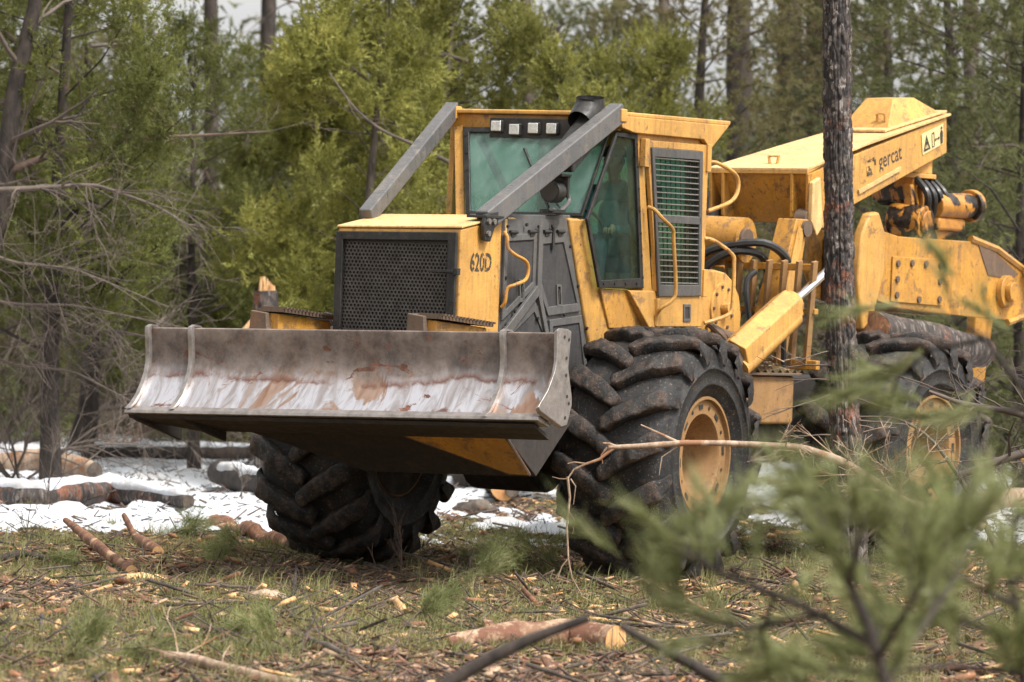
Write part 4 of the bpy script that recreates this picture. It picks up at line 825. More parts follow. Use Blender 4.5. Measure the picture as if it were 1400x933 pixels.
# ================================================================== the driver
def person():
    root = bpy.data.objects.new('person', None); COL.objects.link(root); root.parent = None
    root.matrix_world = MF @ Matrix.Translation((-.78, .40, 2.50))
    tag(root, 'driver in dark cap and teal work shirt seated inside the cab', 'person')
    def skin(name, V, E, R_, mat, parent, sub=2):
        me = bpy.data.meshes.new(name); me.from_pydata(V, E, []); me.update(); o = link(name, me, parent, mat)
        sk = o.modifiers.new('skin', 'SKIN'); sk.use_smooth_shade = True
        for v, r_ in zip(me.skin_vertices[0].data, R_): v.radius = (r_, r_) if not isinstance(r_, tuple) else r_
        me.skin_vertices[0].data[0].use_root = True
        sb = o.modifiers.new('sub', 'SUBSURF'); sb.levels = sub; sb.render_levels = sub
        return o
    skinc = mat_plain('skin', (.42, .22, .15), .55, 0, .1, 20); shirt = mat_plain('teal_shirt', (.07, .24, .30), .8, 0, .3, 12, .3); jeans = mat_plain('dark_trousers', (.03, .035, .05), .8, 0, .3, 12)
    # body skeleton (x forward, y left, z up; origin on the seat)
    V = [(0, 0, .08), (.0, 0, .25), (.0, 0, .42), (-.02, 0, .52), (-.01, 0, .60)]; E = [(0, 1), (1, 2), (2, 3), (3, 4)]; R_ = [(.15, .12), (.155, .12), (.17, .12), (.10, .08), (.055, .055)]
    arms = {}
    for s in (1, -1):
        b = len(V); V += [(-.02, s * .17, .49), (.03, s * .25, .36), (.10, s * .27, .24), (.24, s * .24, .19), (.36, s * .20, .20)]
        E += [(3, b), (b, b + 1), (b + 1, b + 2), (b + 2, b + 3), (b + 3, b + 4)]; R_ += [.075, .062, .052, .045, .034]
    body = skin('body', V, E, R_, shirt, root)
    V = [(0, 0, .06)]; E = []; R_ = [(.15, .11)]
    for s in (1, -1):
        b = len(V); V += [(.12, s * .10, .07), (.45, s * .13, .09), (.50, s * .13, -.05), (.52, s * .13, -.34), (.60, s * .13, -.38)]; E += [(0, b), (b, b + 1), (b + 1, b + 2), (b + 2, b + 3), (b + 3, b + 4)]; R_ += [.10, .07, .065, .05, .045]
    skin('trousers', V, E, R_, jeans, root)
    skin('neck', [(-.01, 0, .54), (.01, 0, .66)], [(0, 1)], [.055, .052], skinc, root)
    # head: sculpted ellipsoid with nose, brow, chin
    n1, n2 = 28, 20; HV = []
    for i in range(n2 + 1):
        th = math.pi * i / n2
        for k in range(n1):
            ph = 2 * math.pi * k / n1; x, y, z = math.sin(th) * math.cos(ph), math.sin(th) * math.sin(ph), math.cos(th)
            X_, Y_, Z_ = .098 * x, .076 * y * (1 - .18 * max(0, -z)), .122 * z
            if x > 0:
                X_ += .026 * math.exp(-((y / .16) ** 2 + ((z + .12) / .18) ** 2)) ; X_ -= .010 * math.exp(-(((abs(y) - .38) / .2) ** 2 + ((z - .08) / .14) ** 2)); X_ += .008 * math.exp(-((y / .35) ** 2 + ((z + .80) / .2) ** 2)); X_ += .005 * math.exp(-((y / .3) ** 2 + ((z + .48) / .08) ** 2))
            HV.append((X_ + .02, Y_, Z_ + .735))
    HF = [(i * n1 + k, i * n1 + (k + 1) % n1, (i + 1) * n1 + (k + 1) % n1, (i + 1) * n1 + k) for i in range(n2) for k in range(n1)]
    head_ = MB().add(HV, HF).build('head', skinc, root, smooth=True)
    for s in (1, -1):
        MB().lathe([(-.008, .002), (-.006, .026), (.004, .03), (.008, .02), (.006, .002)], (.015, s * .078, .735), 1, 12).build('ear', skinc, head_, smooth=True)
        MB().lathe([(0, .001), (.003, .012), (.0, .014)], (.105, s * .030, .748), 0, 10).build('eye', M['ink'], head_)
    MB().box((.118, 0, .668), (.006, .045, .008)).build('mouth', mat_plain('lips', (.25, .09, .07), .6), head_, bevel=.002)
    cp_ = MB().lathe([(.0, .098), (.035, .099), (.07, .085), (.092, .05), (.10, .002)], (.012, 0, .77), 2, 24)
    cp_.prism([(.09, -.07, .775), (.15, -.06, .77), (.185, 0, .765), (.15, .06, .77), (.09, .07, .775)], (0, 0, .012))
    cp_.build('cap', mat_plain('dark_cap', (.03, .03, .035), .8), root, smooth=True)
    # hands: palm and five bent fingers closed round the levers
    for s in (1, -1):
        V = [(.36, s * .20, .20), (.395, s * .195, .203), (.43, s * .19, .205)]; E = [(0, 1), (1, 2)]; R_ = [(.026, .030), (.022, .040), (.016, .042)]
        hand = skin('hand', V, E, R_, skinc, root, 1)
        for f_, (dy_, ln) in enumerate(((-.032, .032), (-.011, .037), (.011, .035), (.032, .028))):
            p = Vector((.435, s * .19 + dy_, .206)); skin('finger', [p, p + Vector((ln, 0, -.004)), p + Vector((ln * 1.2, 0, -.030)), p + Vector((ln * .7, 0, -.046))], [(0, 1), (1, 2), (2, 3)], [.009, .009, .008, .007], skinc, hand, 1)
        p = Vector((.40, s * .19 - s * .035, .20)); skin('thumb', [p, p + Vector((.025, -s * .018, -.010)), p + Vector((.05, -s * .010, -.026))], [(0, 1), (1, 2)], [.011, .010, .008], skinc, hand, 1)
    return root
person()
for s in (1, -1):
    MB().cyl((-.335, .40 + s * .19, 2.50), (-.33, .40 + s * .19, 2.73), .014, n=10).build('control_lever', K, cab, smooth=True)
# ================================================================== ground, snow, litter
rng = np.random.default_rng(7)
def axis_(segs):
    a = []
    for lo, hi, st in segs: a += list(np.arange(lo, hi, st))
    return np.array(a + [segs[-1][1]])
def grid_mesh(name, xs, ys, zf, keep=None, smooth=True):
    X_, Y_ = np.meshgrid(xs, ys); Z_ = zf(X_, Y_); V = np.stack([X_, Y_, Z_], -1).reshape(-1, 3); nx, ny = len(xs), len(ys)
    i = np.arange(nx - 1)[None, :] + nx * np.arange(ny - 1)[:, None]; Fq = np.stack([i, i + 1, i + nx + 1, i + nx], -1).reshape(-1, 4)
    if keep is not None:
        kv = keep(X_, Y_).reshape(-1); Fq = Fq[kv[Fq].any(1)]; u, inv = np.unique(Fq, return_inverse=True); V = V[u]; Fq = inv.reshape(-1, 4)
    return np_mesh(name, V, Fq, 4, smooth)
gx_ = axis_([(-600, -100, 50), (-100, -20, 8), (-20, -8, .6), (-8, 8, .07), (8, 20, .6), (20, 100, 8), (100, 600, 50)])
gy_ = axis_([(-60, 0, 6), (0, 20, .8), (20, 60, .08), (60, 120, 1.5), (120, 1500, 60)])
tag(link('ground', grid_mesh('ground', gx_, gy_, ground), None, M['soil']), kind='structure')
# snow patches
def snow_t(x, y):
    P = np.stack([x, y], -1); n = fbm(P * np.array([1, .42]), .85, 5, 61); n2 = fbm(P * np.array([1, .6]), 3.2, 4, 62)
    edge = sstep(37.0, 38.8, y + 1.5 * sstep(-.8, -2.2, x) + .9 * n + .5 * n2) * (1 - sstep(66, 70, y))
    left = sstep(.6, -1.6, x) ; right = sstep(2.0, 3.5, x)
    cover = edge * (0.30 + .34 * np.maximum(left, right * .5)) + .62 * n + .40 * n2 - .30 - .6 * (1 - edge)
    return cover
def snow_z(x, y):
    t_ = snow_t(x, y); return ground(x, y) + np.clip(t_ * .26, -.03, .11) + (.014 * fbm(np.stack([x, y], -1), 5, 3, 66) + .05 * fbm(np.stack([x, y * .6], -1), 1.3, 3, 67)) * sstep(-.02, .15, t_)
sx_ = np.arange(-9, 9, .06); sy_ = np.arange(35.0, 70, .09)
tag(link('snow', grid_mesh('snow', sx_, sy_, snow_z, lambda a, b: snow_t(a, b) > -.03), None, M['snow']), kind='structure')

def gzs(x, y): return np.maximum(ground(x, y), np.where((y > 35.0) & (y < 70) & (np.abs(x) < 9), snow_z(x, y), -9))
def clear_machine(x, y):
    """keep litter out of the tyres"""
    Q = (np.stack([x - OF.x, y - OF.y], -1)) @ np.array([[RF[0][0], RF[0][1]], [RF[1][0], RF[1][1]]])
    f_, l_ = Q[:, 0], Q[:, 1]; t1 = (np.abs(f_) < .25) & (np.abs(np.abs(l_) - 1.25) < .3)
    return ~t1
def scatter(n, x0, x1, y0, y1, dens=None, power=1.0, snow=.03):
    y = y0 + (y1 - y0) * rng.random(n) ** power; hw = y * .175; x = np.clip((rng.random(n) * 2 - 1) * hw, x0, x1)
    k = clear_machine(x, y) & (rng.random(n) < 1 - (1 - snow) * sstep(-.02, .03, snow_t(x, y)))
    if dens is not None: k &= rng.random(n) < dens(x, y)
    return x[k], y[k]
def boxes_np(C, ax, Lh, Wh, Th, roll):
    """many small slabs: centres, unit axes, half sizes -> verts, quads"""
    up = np.zeros_like(ax); up[:, 2] = 1; s_ = np.cross(ax, up); s_ /= np.linalg.norm(s_, axis=1)[:, None] + 1e-9; u_ = np.cross(s_, ax)
    c, q = np.cos(roll)[:, None], np.sin(roll)[:, None]; s2 = s_ * c + u_ * q; u2 = u_ * c - s_ * q
    V = []
    for a_ in (-1, 1):
        for b1, b2 in ((-1, -1), (1, -1), (1, 1), (-1, 1)):
            V.append(C + ax * (a_ * Lh)[:, None] + s2 * (b1 * Wh * (1 if a_ < 0 else .6))[:, None] + u2 * (b2 * Th)[:, None])
    V = np.stack(V, 1).reshape(-1, 3); base = (np.arange(len(C)) * 8)[:, None, None]
    F_ = np.array([(3, 2, 1, 0), (4, 5, 6, 7), (0, 1, 5, 4), (1, 2, 6, 5), (2, 3, 7, 6), (3, 0, 4, 7)])[None] + base
    return V, F_.reshape(-1, 4)
def unit(v): return v / (np.linalg.norm(v, axis=-1, keepdims=True) + 1e-9)
def litter(name, n, mat, L, Wd, T, lift=.0, tilt_=.25, y0=21, y1=46, dens=None, power=1.3, snow=.03):
    x, y = scatter(n, -8, 8, y0, y1, dens, power, snow); m = len(x)
    z = gzs(x, y); an = rng.random(m) * 2 * np.pi; el = (rng.random(m) - .4) * tilt_ * 2
    ax = np.stack([np.cos(an) * np.cos(el), np.sin(an) * np.cos(el), np.sin(el)], -1)
    Lh = L[0] + (L[1] - L[0]) * rng.random(m) ** 2; Wh = Wd[0] + (Wd[1] - Wd[0]) * rng.random(m); Th = T[0] + (T[1] - T[0]) * rng.random(m)
    V, F_ = boxes_np(np.stack([x, y, z + lift + np.abs(np.sin(el)) * Lh * .6], -1), ax, Lh, Wh, Th, (rng.random(m) - .5) * 1.2)
    return tag(link(name, np_mesh(name, V, F_, 4), None, mat), kind='stuff')
clump = lambda s, seed, th: (lambda x, y: sstep(th - .1, th + .15, fbm(np.stack([x, y], -1), s, 3, seed)))
litter('wood_chips', 8320, M['freshwood'], (.012, .07), (.006, .024), (.002, .006), .008, .3, dens=lambda x, y: .15 + clump(.8, 71, .1)(x, y))
litter('bark_flakes', 24320, M['tanbark'], (.015, .085), (.008, .03), (.002, .007), .006, .3, dens=lambda x, y: .3 + clump(.6, 73, .0)(x, y))
litter('dark_litter', 12800, M['twigbrown'], (.02, .12), (.003, .009), (.003, .008), .010, .45, snow=.22)
litter('needle_litter', 11520, M['darkbark'], (.015, .06), (.002, .006), (.002, .005), .012, .5, 36, 60, snow=.5, power=1.0)
litter('dry_twigs', 4480, M['bark'], (.03, .20), (.002, .005), (.002, .005), .016, .5)
litter('bark_debris', 576, M['redbark'], (.04, .16), (.015, .045), (.006, .016), .02, .35, dens=lambda x, y: .35 + clump(.6, 77, .05)(x, y))
litter('wood_debris', 409, M['freshwood'], (.03, .14), (.012, .035), (.005, .014), .02, .35, dens=lambda x, y: .3 + clump(.7, 78, .05)(x, y))
litter('broken_sticks', 332, M['bark'], (.08, .42), (.004, .011), (.004, .011), .03, .35)
litter('snow_crumbs', 3328, M['snow'], (.012, .05), (.012, .04), (.008, .02), .008, .2, 36, 44, dens=clump(1.2, 75, .05))
def blades(name, bx, by, nb, L, Wd, mat, spread=.06, lean=.5, zoff=0):
    m = len(bx); n = m * nb; cx = np.repeat(bx, nb) + rng.normal(0, spread, n); cy_ = np.repeat(by, nb) + rng.normal(0, spread, n)
    z = gzs(cx, cy_) + zoff; an = rng.random(n) * 2 * np.pi; le = rng.random(n) * lean + .05
    ln = (L[0] + (L[1] - L[0]) * rng.random(n)) * np.repeat(.6 + .6 * rng.random(m), nb)
    d = np.stack([np.cos(an) * np.sin(le), np.sin(an) * np.sin(le), np.cos(le)], -1)
    s_ = np.stack([-np.sin(an + .7), np.cos(an + .7), np.zeros(n)], -1) * (Wd * .5)
    B = np.stack([cx, cy_, z - .01], -1); Mp = B + d * (ln * .55)[:, None]; Tp = Mp + unit(d + np.stack([np.cos(an), np.sin(an), -.5 * np.ones(n)], -1) * .5) * (ln * .5)[:, None]
    V = np.stack([B - s_, B + s_, Mp + s_ * .8, Mp - s_ * .8, Tp], 1).reshape(-1, 3)
    b = (np.arange(n) * 5)[:, None]; F_ = np.concatenate([b + np.array([0, 1, 2]), b + np.array([0, 2, 3]), b + np.array([3, 2, 4])])
    return tag(link(name, np_mesh(name, V, F_, 3), None, mat), kind='stuff')
gxy = scatter(12160, -8, 8, 20.5, 40, lambda x, y: (.12 + .9 * clump(.55, 81, .02)(x, y)) * (1 - .85 * np.exp(-(x + .9) ** 2 / 3.5 - (y - 30.6) ** 2 / 5)), 1.2)
blades('grass', gxy[0], gxy[1], 26, (.05, .13), .005, M['grass'], .07, .9)
gxy = scatter(1152, -8, 8, 20.5, 38, lambda x, y: clump(.7, 83, .08)(x, y), 1.2)
blades('tall_grass', gxy[0], gxy[1], 22, (.10, .24), .006, M['grass'], .05, .7)

# ================================================================== wood: trunks, logs, branches
def trunk_np(path, radii, nseg=28, ridge=.06, seed=0, sc=7.0, zs=.35, caps=True, step=.08):
    """barked, displaced tube along a path: verts, quads"""
    path = np.array([tuple(p) for p in path], float); radii = np.array(radii, float)
    L = np.concatenate([[0], np.cumsum(np.linalg.norm(np.diff(path, axis=0), axis=1))]); m = max(3, int(L[-1] / step)); s_ = np.linspace(0, L[-1], m)
    C = np.stack([np.interp(s_, L, path[:, k]) for k in range(3)], -1); R_ = np.interp(s_, L, radii)
    for _ in range(2): C[1:-1] = .25 * C[:-2] + .5 * C[1:-1] + .25 * C[2:]
    T = unit(np.gradient(C, axis=0)); ref = np.array([0, 0, 1.]) if abs(T[0, 2]) < .8 else np.array([1., 0, 0])
    A = unit(np.cross(T, ref)); B = np.cross(T, A); an = np.linspace(0, 2 * np.pi, nseg, endpoint=False)
    dirs = A[:, None] * np.cos(an)[None, :, None] + B[:, None] * np.sin(an)[None, :, None]
    pc = np.stack([np.cos(an)[None] * R_[:, None] * np.ones((m, nseg)), np.sin(an)[None] * R_[:, None] * np.ones((m, nseg)), (s_[:, None] * zs) * np.ones((m, nseg))], -1)
    n = fbm(pc, sc, 4, seed); n = np.abs(n) ** .6 * np.sign(n)
    V = C[:, None] + dirs * (R_[:, None] * (1 + ridge * n) + .0)[..., None]
    V = V.reshape(-1, 3); i = np.arange(m - 1)[:, None] * nseg; k = np.arange(nseg)[None]; k2 = (k + 1) % nseg
    Fq = np.stack([i + k, i + k2, i + nseg + k2, i + nseg + k], -1).reshape(-1, 4)
    return V, Fq, C, m
def wood(name, path, radii, mat, parent=None, cut=None, **kw):
    V, Fq, C, m = trunk_np(path, radii, **kw); ns = kw.get('nseg', 28)
    o = link(name, np_mesh(name, V, Fq, 4, True), parent, mat)
    for e, (row, cc) in enumerate(((0, C[0]), (m - 1, C[-1]))):
        ring = V[row * ns:(row + 1) * ns]; cen = ring.mean(0); VV = np.vstack([ring * .985 + cen * .015, cen[None] + (cen - C[1 if row == 0 else -2]) * .03]); tri = [(k, (k + 1) % ns, ns) for k in range(ns)]
        if cut: link('cut_end', np_mesh('cut_end', VV, tri, 3), o if parent is None else parent, cut)
        elif ns >= 18 and max(radii) > .05: link('log_end', np_mesh('log_end', VV, tri, 3), o if parent is None else parent, M['bark'])
    return o
def branchy(mb, p, d, ln, r, depth, R_, droop=.0, wig=.25, nchild=(2, 4), cone=.7, n0=5):
    """recursive bare branch into mb"""
    seg = max(3, int(4 + ln * 2)); pts = [Vector(p)]; d = Vector(d).normalized(); ds = []
    for i in range(seg):
        d = (d + Vector((R_.uniform(-1, 1), R_.uniform(-1, 1), R_.uniform(-1, 1) - droop)) * wig).normalized(); pts.append(pts[-1] + d * ln / seg); ds.append(d.copy())
    mb.tube(pts, [max(.0022, r * (1 - .75 * i / seg)) for i in range(seg + 1)], n0 if r > .012 else (4 if r > .006 else 3), caps=False)
    ends = [(pts[-1], d.copy())]
    if depth > 0:
        for c in range(R_.randint(*nchild)):
            i = R_.randint(1, seg - 1); o_ = Vector((R_.uniform(-1, 1), R_.uniform(-1, 1), R_.uniform(-1, 1)))
            nd = (ds[i] + o_ * cone).normalized(); ends += branchy(mb, pts[i], nd, ln * R_.uniform(.35, .65), r * .5, depth - 1, R_, droop, wig, nchild, cone, 4)
    return ends

# ---- foliage
def leaf_tris(P, D, ln, wd, g):
    s_ = unit(np.cross(D, g.normal(size=D.shape))) * (wd / 2)[:, None]
    V = np.stack([P - s_, P + s_, P + D * ln[:, None]], 1).reshape(-1, 3); return V
def lobes_mesh(name, centers, radii, per, ln, wd, seed, up=.7):
    """each clump is a bunch of upright plumes; leaves sit along every plume and thin out to its tip"""
    g = np.random.default_rng(seed); npl = max(6, per // 34); c = np.repeat(centers, npl, 0); r = np.repeat(radii, npl, 0); n = len(c)
    u = unit(g.normal(size=(n, 3)) + np.array([0, 0, .15])); base = c + u * r * (.25 + .75 * g.random((n, 1))); pd = unit(u * .8 + np.array([0, 0, up]) + g.normal(size=(n, 3)) * .30); pl = .16 + .26 * g.random(n) ** 1.5
    k = 34; B = np.repeat(base, k, 0); Dp = np.repeat(pd, k, 0); Lp = np.repeat(pl, k); t_ = g.random(n * k); side_ = unit(g.normal(size=(n * k, 3)))
    P = B + Dp * (Lp * t_)[:, None] + side_ * (.055 * (1.05 - t_) * g.random(n * k))[:, None]; D = unit(Dp * .9 + side_ * .8)
    V = leaf_tris(P, D, ln * (.5 + .8 * g.random(n * k)), wd * (.6 + .8 * g.random(n * k)), g)
    return np_mesh(name, V, np.arange(len(V)).reshape(-1, 3), 3)
def crown_points(n, H, W_, z0, seed, shape='round', hollow=.55):
    g = np.random.default_rng(seed); C = []; 
    while len(C) < n:
        z = g.random(); a = g.random() * 2 * np.pi
        if shape == 'round': w_ = np.sin(np.pi * min(1, (z * .86 + .12))) ** .6
        elif shape == 'cone': w_ = (1 - z) ** .75 * .95 + .05
        else: w_ = .55 + .45 * np.sin(np.pi * z)
        w_ *= 1 + .35 * math.sin(3 * a + seed) * math.sin(5 * z + seed * 1.7)
        q = hollow + (1 - hollow) * g.random(); C.append((W_ / 2 * w_ * q * math.cos(a), W_ / 2 * w_ * q * math.sin(a), z0 + z * (H - z0)))
    return np.array(C)
def skeleton(name, C, H, r0, seed, mat, parent, lean=(0, 0), frac=.5):
    """trunk plus a limb to many of the clumps"""
    g = random.Random(seed); mb = MB(); tp = [Vector((lean[0] * t * H + .12 * math.sin(seed + 3 * t) * t * 2, lean[1] * t * H + .10 * math.cos(seed + 4 * t) * t, H * .95 * t)) for t in [i / 9 for i in range(10)]]
    mb.tube(tp, [r0 * (1.25 if i == 0 else 1 - .85 * i / 9) for i in range(10)], 9)
    for c in C:
        if g.random() > frac: continue
        c = Vector(c); t = max(.04, min(.9, (c.z - .5 * math.hypot(c.x, c.y)) / (H * .95))); k = int(t * 9); b = tp[k].lerp(tp[min(9, k + 1)], t * 9 - k)
        mid = b.lerp(c, .5) + Vector((g.uniform(-.15, .15), g.uniform(-.15, .15), g.uniform(-.18, .1)))
        rr = max(.012, r0 * .28 * (1 - t)); mb.tube([b, mid, c], [rr, rr * .7, rr * .3], 5, caps=False)
    return mb.build(name, mat, parent, smooth=True)
def needle_tufts(P, D, n, L, wd, g, spread=.9):
    """long needles radiating round twig ends"""
    m = len(P); N_ = m * n; p = np.repeat(P, n, 0); d = np.repeat(D, n, 0); t = g.random(N_)
    dd = unit(d + g.normal(size=(N_, 3)) * spread * .6); p = p - d * (t * L * 1.1)[:, None]
    return leaf_tris(p, dd, L * (.6 + .5 * g.random(N_)), np.full(N_, wd), g)
def pine_foliage(name, C, per, rad_, n, L, wd, seed, up=.35):
    g = np.random.default_rng(seed); c = np.repeat(C, per, 0); N_ = len(c); out_ = unit(c * np.array([1, 1, 0]) + 1e-3)
    P = c + g.normal(size=(N_, 3)) * rad_ * np.array([1, 1, .55]); D = unit(out_ * .8 + g.normal(size=(N_, 3)) * .5 + np.array([0, 0, up]))
    V = needle_tufts(P, D, n, L, wd, g); return np_mesh(name, V, np.arange(len(V)).reshape(-1, 3), 3)

# ---- tree prototypes (each made where it first stands, later ones are copies)
def place(root, x, y, rz=0.0, s=1.0, sink=.05):
    root.location = (x, y, gz(x, y) - sink); root.rotation_euler = (0, 0, rz); root.scale = (s, s, s); return root
def tree(nm, label, cat, group, H, W_, z0, ncl, seed, style, fol, barkm, r0=.10, lean=(0, 0), frac=.5, per=700, crad=.38, ln=.085, wd=.030, shape='round', bare=0):
    root = empty(nm); tag(root, label, cat, group)
    C = crown_points(ncl, H, W_, z0, seed, shape); g = np.random.default_rng(seed)
    skeleton('trunk', C, H, r0, seed, barkm, root, lean, frac)
    C = C + np.stack([lean[0] * C[:, 2], lean[1] * C[:, 2], 0 * C[:, 2]], -1)
    if style == 'juniper':
        R_ = crad * (.6 + .8 * g.random((len(C), 1))) * np.array([[.8, .8, 1.25]]); me = lobes_mesh('crown', C, R_, per, ln, wd, seed)
    else: me = pine_foliage('crown', C, per, crad, 26, ln, wd, seed)
    link('crown', me, root, fol)
    if bare:
        mb = MB(); R2 = random.Random(seed)
        for i in range(bare):
            z = R2.uniform(.3, H * .75); a = R2.uniform(0, 6.28); branchy(mb, (lean[0] * z, lean[1] * z, z), (math.cos(a), math.sin(a), R2.uniform(-.2, .3)), R2.uniform(.8, W_ * .55), .022, 2, R2, .12, .16)
        tag(mb.build('dead_limbs', M['twiggrey'], root), kind='stuff')
    return root
def wx(px, d): return (px - 700) / FPX * d
J1 = tree('juniper_tree', 'bright yellow-green juniper behind the raised limb riser left of the cab', 'tree', 'junipers behind the skidder', 5.9, 2.6, .8, 82, 11, 'juniper', M['juniper'], M['bark'], .10, (0, 0), .55, 1700, .27, .060, .019)
place(J1, wx(500, 47), 47, 0)
J2 = tree('juniper_tree', 'tall yellow-green juniper rising directly above the windshield and work lights', 'tree', 'junipers behind the skidder', 6.5, 2.7, .9, 88, 23, 'juniper', M['juniper'], M['bark'], .11, (.02, 0), .5, 1600, .27, .060, .019, shape='col')
place(J2, wx(605, 50), 50, 1.0)
def again(src, px, d, rz, s, label, group=None):
    o = copy_tree(src); place(o, wx(px, d), d, rz, s); o['label'] = label
    if group: o['group'] = group
    return o
again(J1, 775, 46, 2.2, .80, 'small yellow-green juniper with its top beside the exhaust outlet of the cab')
again(J2, 880, 52, 3.9, .82, 'yellow-green juniper standing behind the rear edge of the cab roof')
again(J1, 425, 51, 4.4, .86, 'feathery juniper behind the grille, leftmost of the bright yellow-green ones')
again(J2, 545, 56, 5.3, .9, 'yellow-green juniper farther back between the two beside the limb riser')
G1 = tree('pinyon_tree', 'dark green pinyon whose crown fills the upper left corner', 'tree', 'dark green trees on the left', 7.4, 3.3, 1.9, 105, 37, 'juniper', M['juniper_dark'], M['darkbark'], .11, (0, 0), .6, 1200, .30, .060, .016, bare=10)
place(G1, wx(70, 43), 43, .4)
again(G1, 265, 50, 2.0, .72, 'green pinyon right of the corner tree, above the left half of the blade')
again(G1, -40, 50, 3.3, 1.0, 'dark pinyon cut by the left edge of the picture')
again(G1, 345, 60, 4.4, .74, 'dusky pinyon farther back under the bright gap in the sky')
again(G1, 60, 61, 1.1, .62, 'low pinyon deep in the woods behind the slender snowy trunk')
again(G1, 185, 63, 5.1, .58, 'low pinyon far back between the slender trunk and the blade end')
again(G1, 320, 57, 3.6, .52, 'small pinyon directly behind the splintered stump')
again(G1, 130, 54, .2, .50, 'small pinyon just right of the slender dark trunk')
P1 = tree('pine_tree', 'green pine with long needles behind the boom tip', 'tree', 'pines on the right', 8.4, 3.6, .8, 170, 51, 'pine', M['pine'], M['darkbark'], .13, (0, 0), .5, 20, .34, .13, .013, 'col', bare=8)
place(P1, wx(1290, 52), 52, .3)
P2 = tree('pine_tree', 'olive-green pine between the cab roof and the near charred trunk', 'tree', 'pines on the right', 8.8, 3.4, .6, 160, 67, 'pine', M['olive'], M['darkbark'], .15, (0, 0), .5, 20, .34, .13, .013, 'col', bare=12)
place(P2, wx(960, 58), 58, 0)
again(P1, 1400, 48, 2.1, .9, 'dark green pine at the right edge of the picture')
again(P2, 1210, 60, 4.0, 1.0, 'olive pine seen over the boom beside the charred trunk')
again(P1, 1120, 66, 5.0, .82, 'green pine standing far behind the charred trunk')
again(P2, 1390, 66, 1.0, 1.1, 'tall olive pine far behind the right edge')
again(P1, 830, 68, 3.0, .85, 'dull green pine far behind the cab roof')
again(P2, 120, 66, 2.6, .74, 'olive pine far behind the left pinyons')
again(P1, 20, 70, 1.5, .9, 'hazy green pine at the far left behind everything')
again(P2, 470, 72, .5, .74, 'olive pine far behind the leftmost juniper')
again(P1, 750, 74, 5.5, .80, 'dim green pine far behind the windshield')
# low trees and shrubs under them
B1 = tree('young_pine', 'small bushy pine growing behind the left end of the blade', 'tree', 'young pines in the undergrowth', 2.4, 1.7, .15, 55, 71, 'pine', M['pine'], M['bark'], .04, (0, 0), .4, 16, .24, .12, .012, 'cone')
place(B1, wx(300, 56), 56)
for i, (px, d, s, lb_) in enumerate(((60, 60, 1.0, 'bushy little pine behind the leaning snowy logs at far left'), (210, 64, 1.1, 'low green pine between the thin trunk and the blade'), (330, 60, .6, 'knee-high pine just left of the far front tyre'), (400, 66, 1.5, 'green young pine behind the stub of the broken stump'), (1010, 62, 1.3, 'young pine glimpsed between cab and arch posts'), (1180, 60, 1.5, 'young pine under the boom, right of the charred trunk'), (1340, 58, 1.5, 'bushy young pine behind the grapple swivel'), (1400, 64, 1.3, 'young pine low at the right edge'), (560, 64, 1.7, 'young pine hidden mostly by the hood'), (150, 72, 1.7, 'rounded young pine deep in the left background'))):
    again(B1, px, d, i * 1.3, s, lb_)
# ---- bare brush
def brush(nm, label, group, H, n, seed, mat, rr=.018, depth=3, spread=.8):
    root = empty(nm); tag(root, label, 'shrub', group); mb = MB(); R_ = random.Random(seed)
    for i in range(n):
        a = R_.uniform(0, 6.28); branchy(mb, (R_.uniform(-.2, .2), R_.uniform(-.2, .2), 0), (math.cos(a) * spread, math.sin(a) * spread, R_.uniform(.5, 1.2)), H * R_.uniform(.6, 1.0), rr, depth, R_, .05, .2, (3, 5), .8)
    tag(mb.build('stems', mat, root), kind='stuff'); return root
D1 = brush('bare_shrub', 'tangle of bare grey twigs at the left edge beside the snow', 'bare grey shrubs', 2.2, 9, 5, M['twiggrey']); place(D1, wx(20, 44), 44)
D2 = brush('bare_shrub', 'bare brown-grey bush behind the thin left trunk', 'bare grey shrubs', 2.6, 9, 6, M['twigbrown']); place(D2, wx(170, 55), 55)
for i, (src, px, d, s, lb_) in enumerate(((D1, 260, 58, 1.0, 'twiggy grey bush behind the left end plate of the blade'), (D1, 400, 55, 1.2, 'grey leafless bush left of the grille'), (D2, 440, 60, 1.5, 'brown leafless bush showing beside the hood'), (D1, 560, 58, 1.6, 'grey leafless bush behind the hood'), (D2, 90, 62, 1.4, 'leafless bush in the left background'), (D1, 1000, 56, 1.4, 'grey bush behind the cab grab rails'), (D2, 1090, 60, 1.6, 'brown bush behind the charred trunk'), (D1, 1230, 57, 1.5, 'grey bush behind the grapple link'), (D2, 1350, 60, 1.6, 'brown bush behind the curved tong'), (D1, 360, 62, .9, 'low leafless bush above the far front tyre'), (D1, -30, 52, 1.3, 'leafless bush cut by the left edge'), (D2, 320, 50, .45, 'small dry bush at the snow edge left of the far tyre'), (D1, 20, 49, .35, 'little dry bush poking out of the snow at far left'), (D1, 1380, 46, .8, 'bare bush by the right edge above the snow'), (D2, 200, 70, 2.2, 'tall brown thicket far behind the left pinyons'), (D1, 330, 66, 2.0, 'tall grey thicket behind the splintered stump'), (D2, 400, 64, 2.0, 'brown thicket beneath the leftmost juniper'), (D1, 1060, 70, 2.4, 'tall grey thicket far behind the cab rear'), (D2, 1260, 68, 2.2, 'tall brown thicket far behind the boom'), (D1, 960, 66, 2.0, 'grey thicket seen past the cab roof'))):
    again(src, px, d, i * .9 + .4, s, lb_)
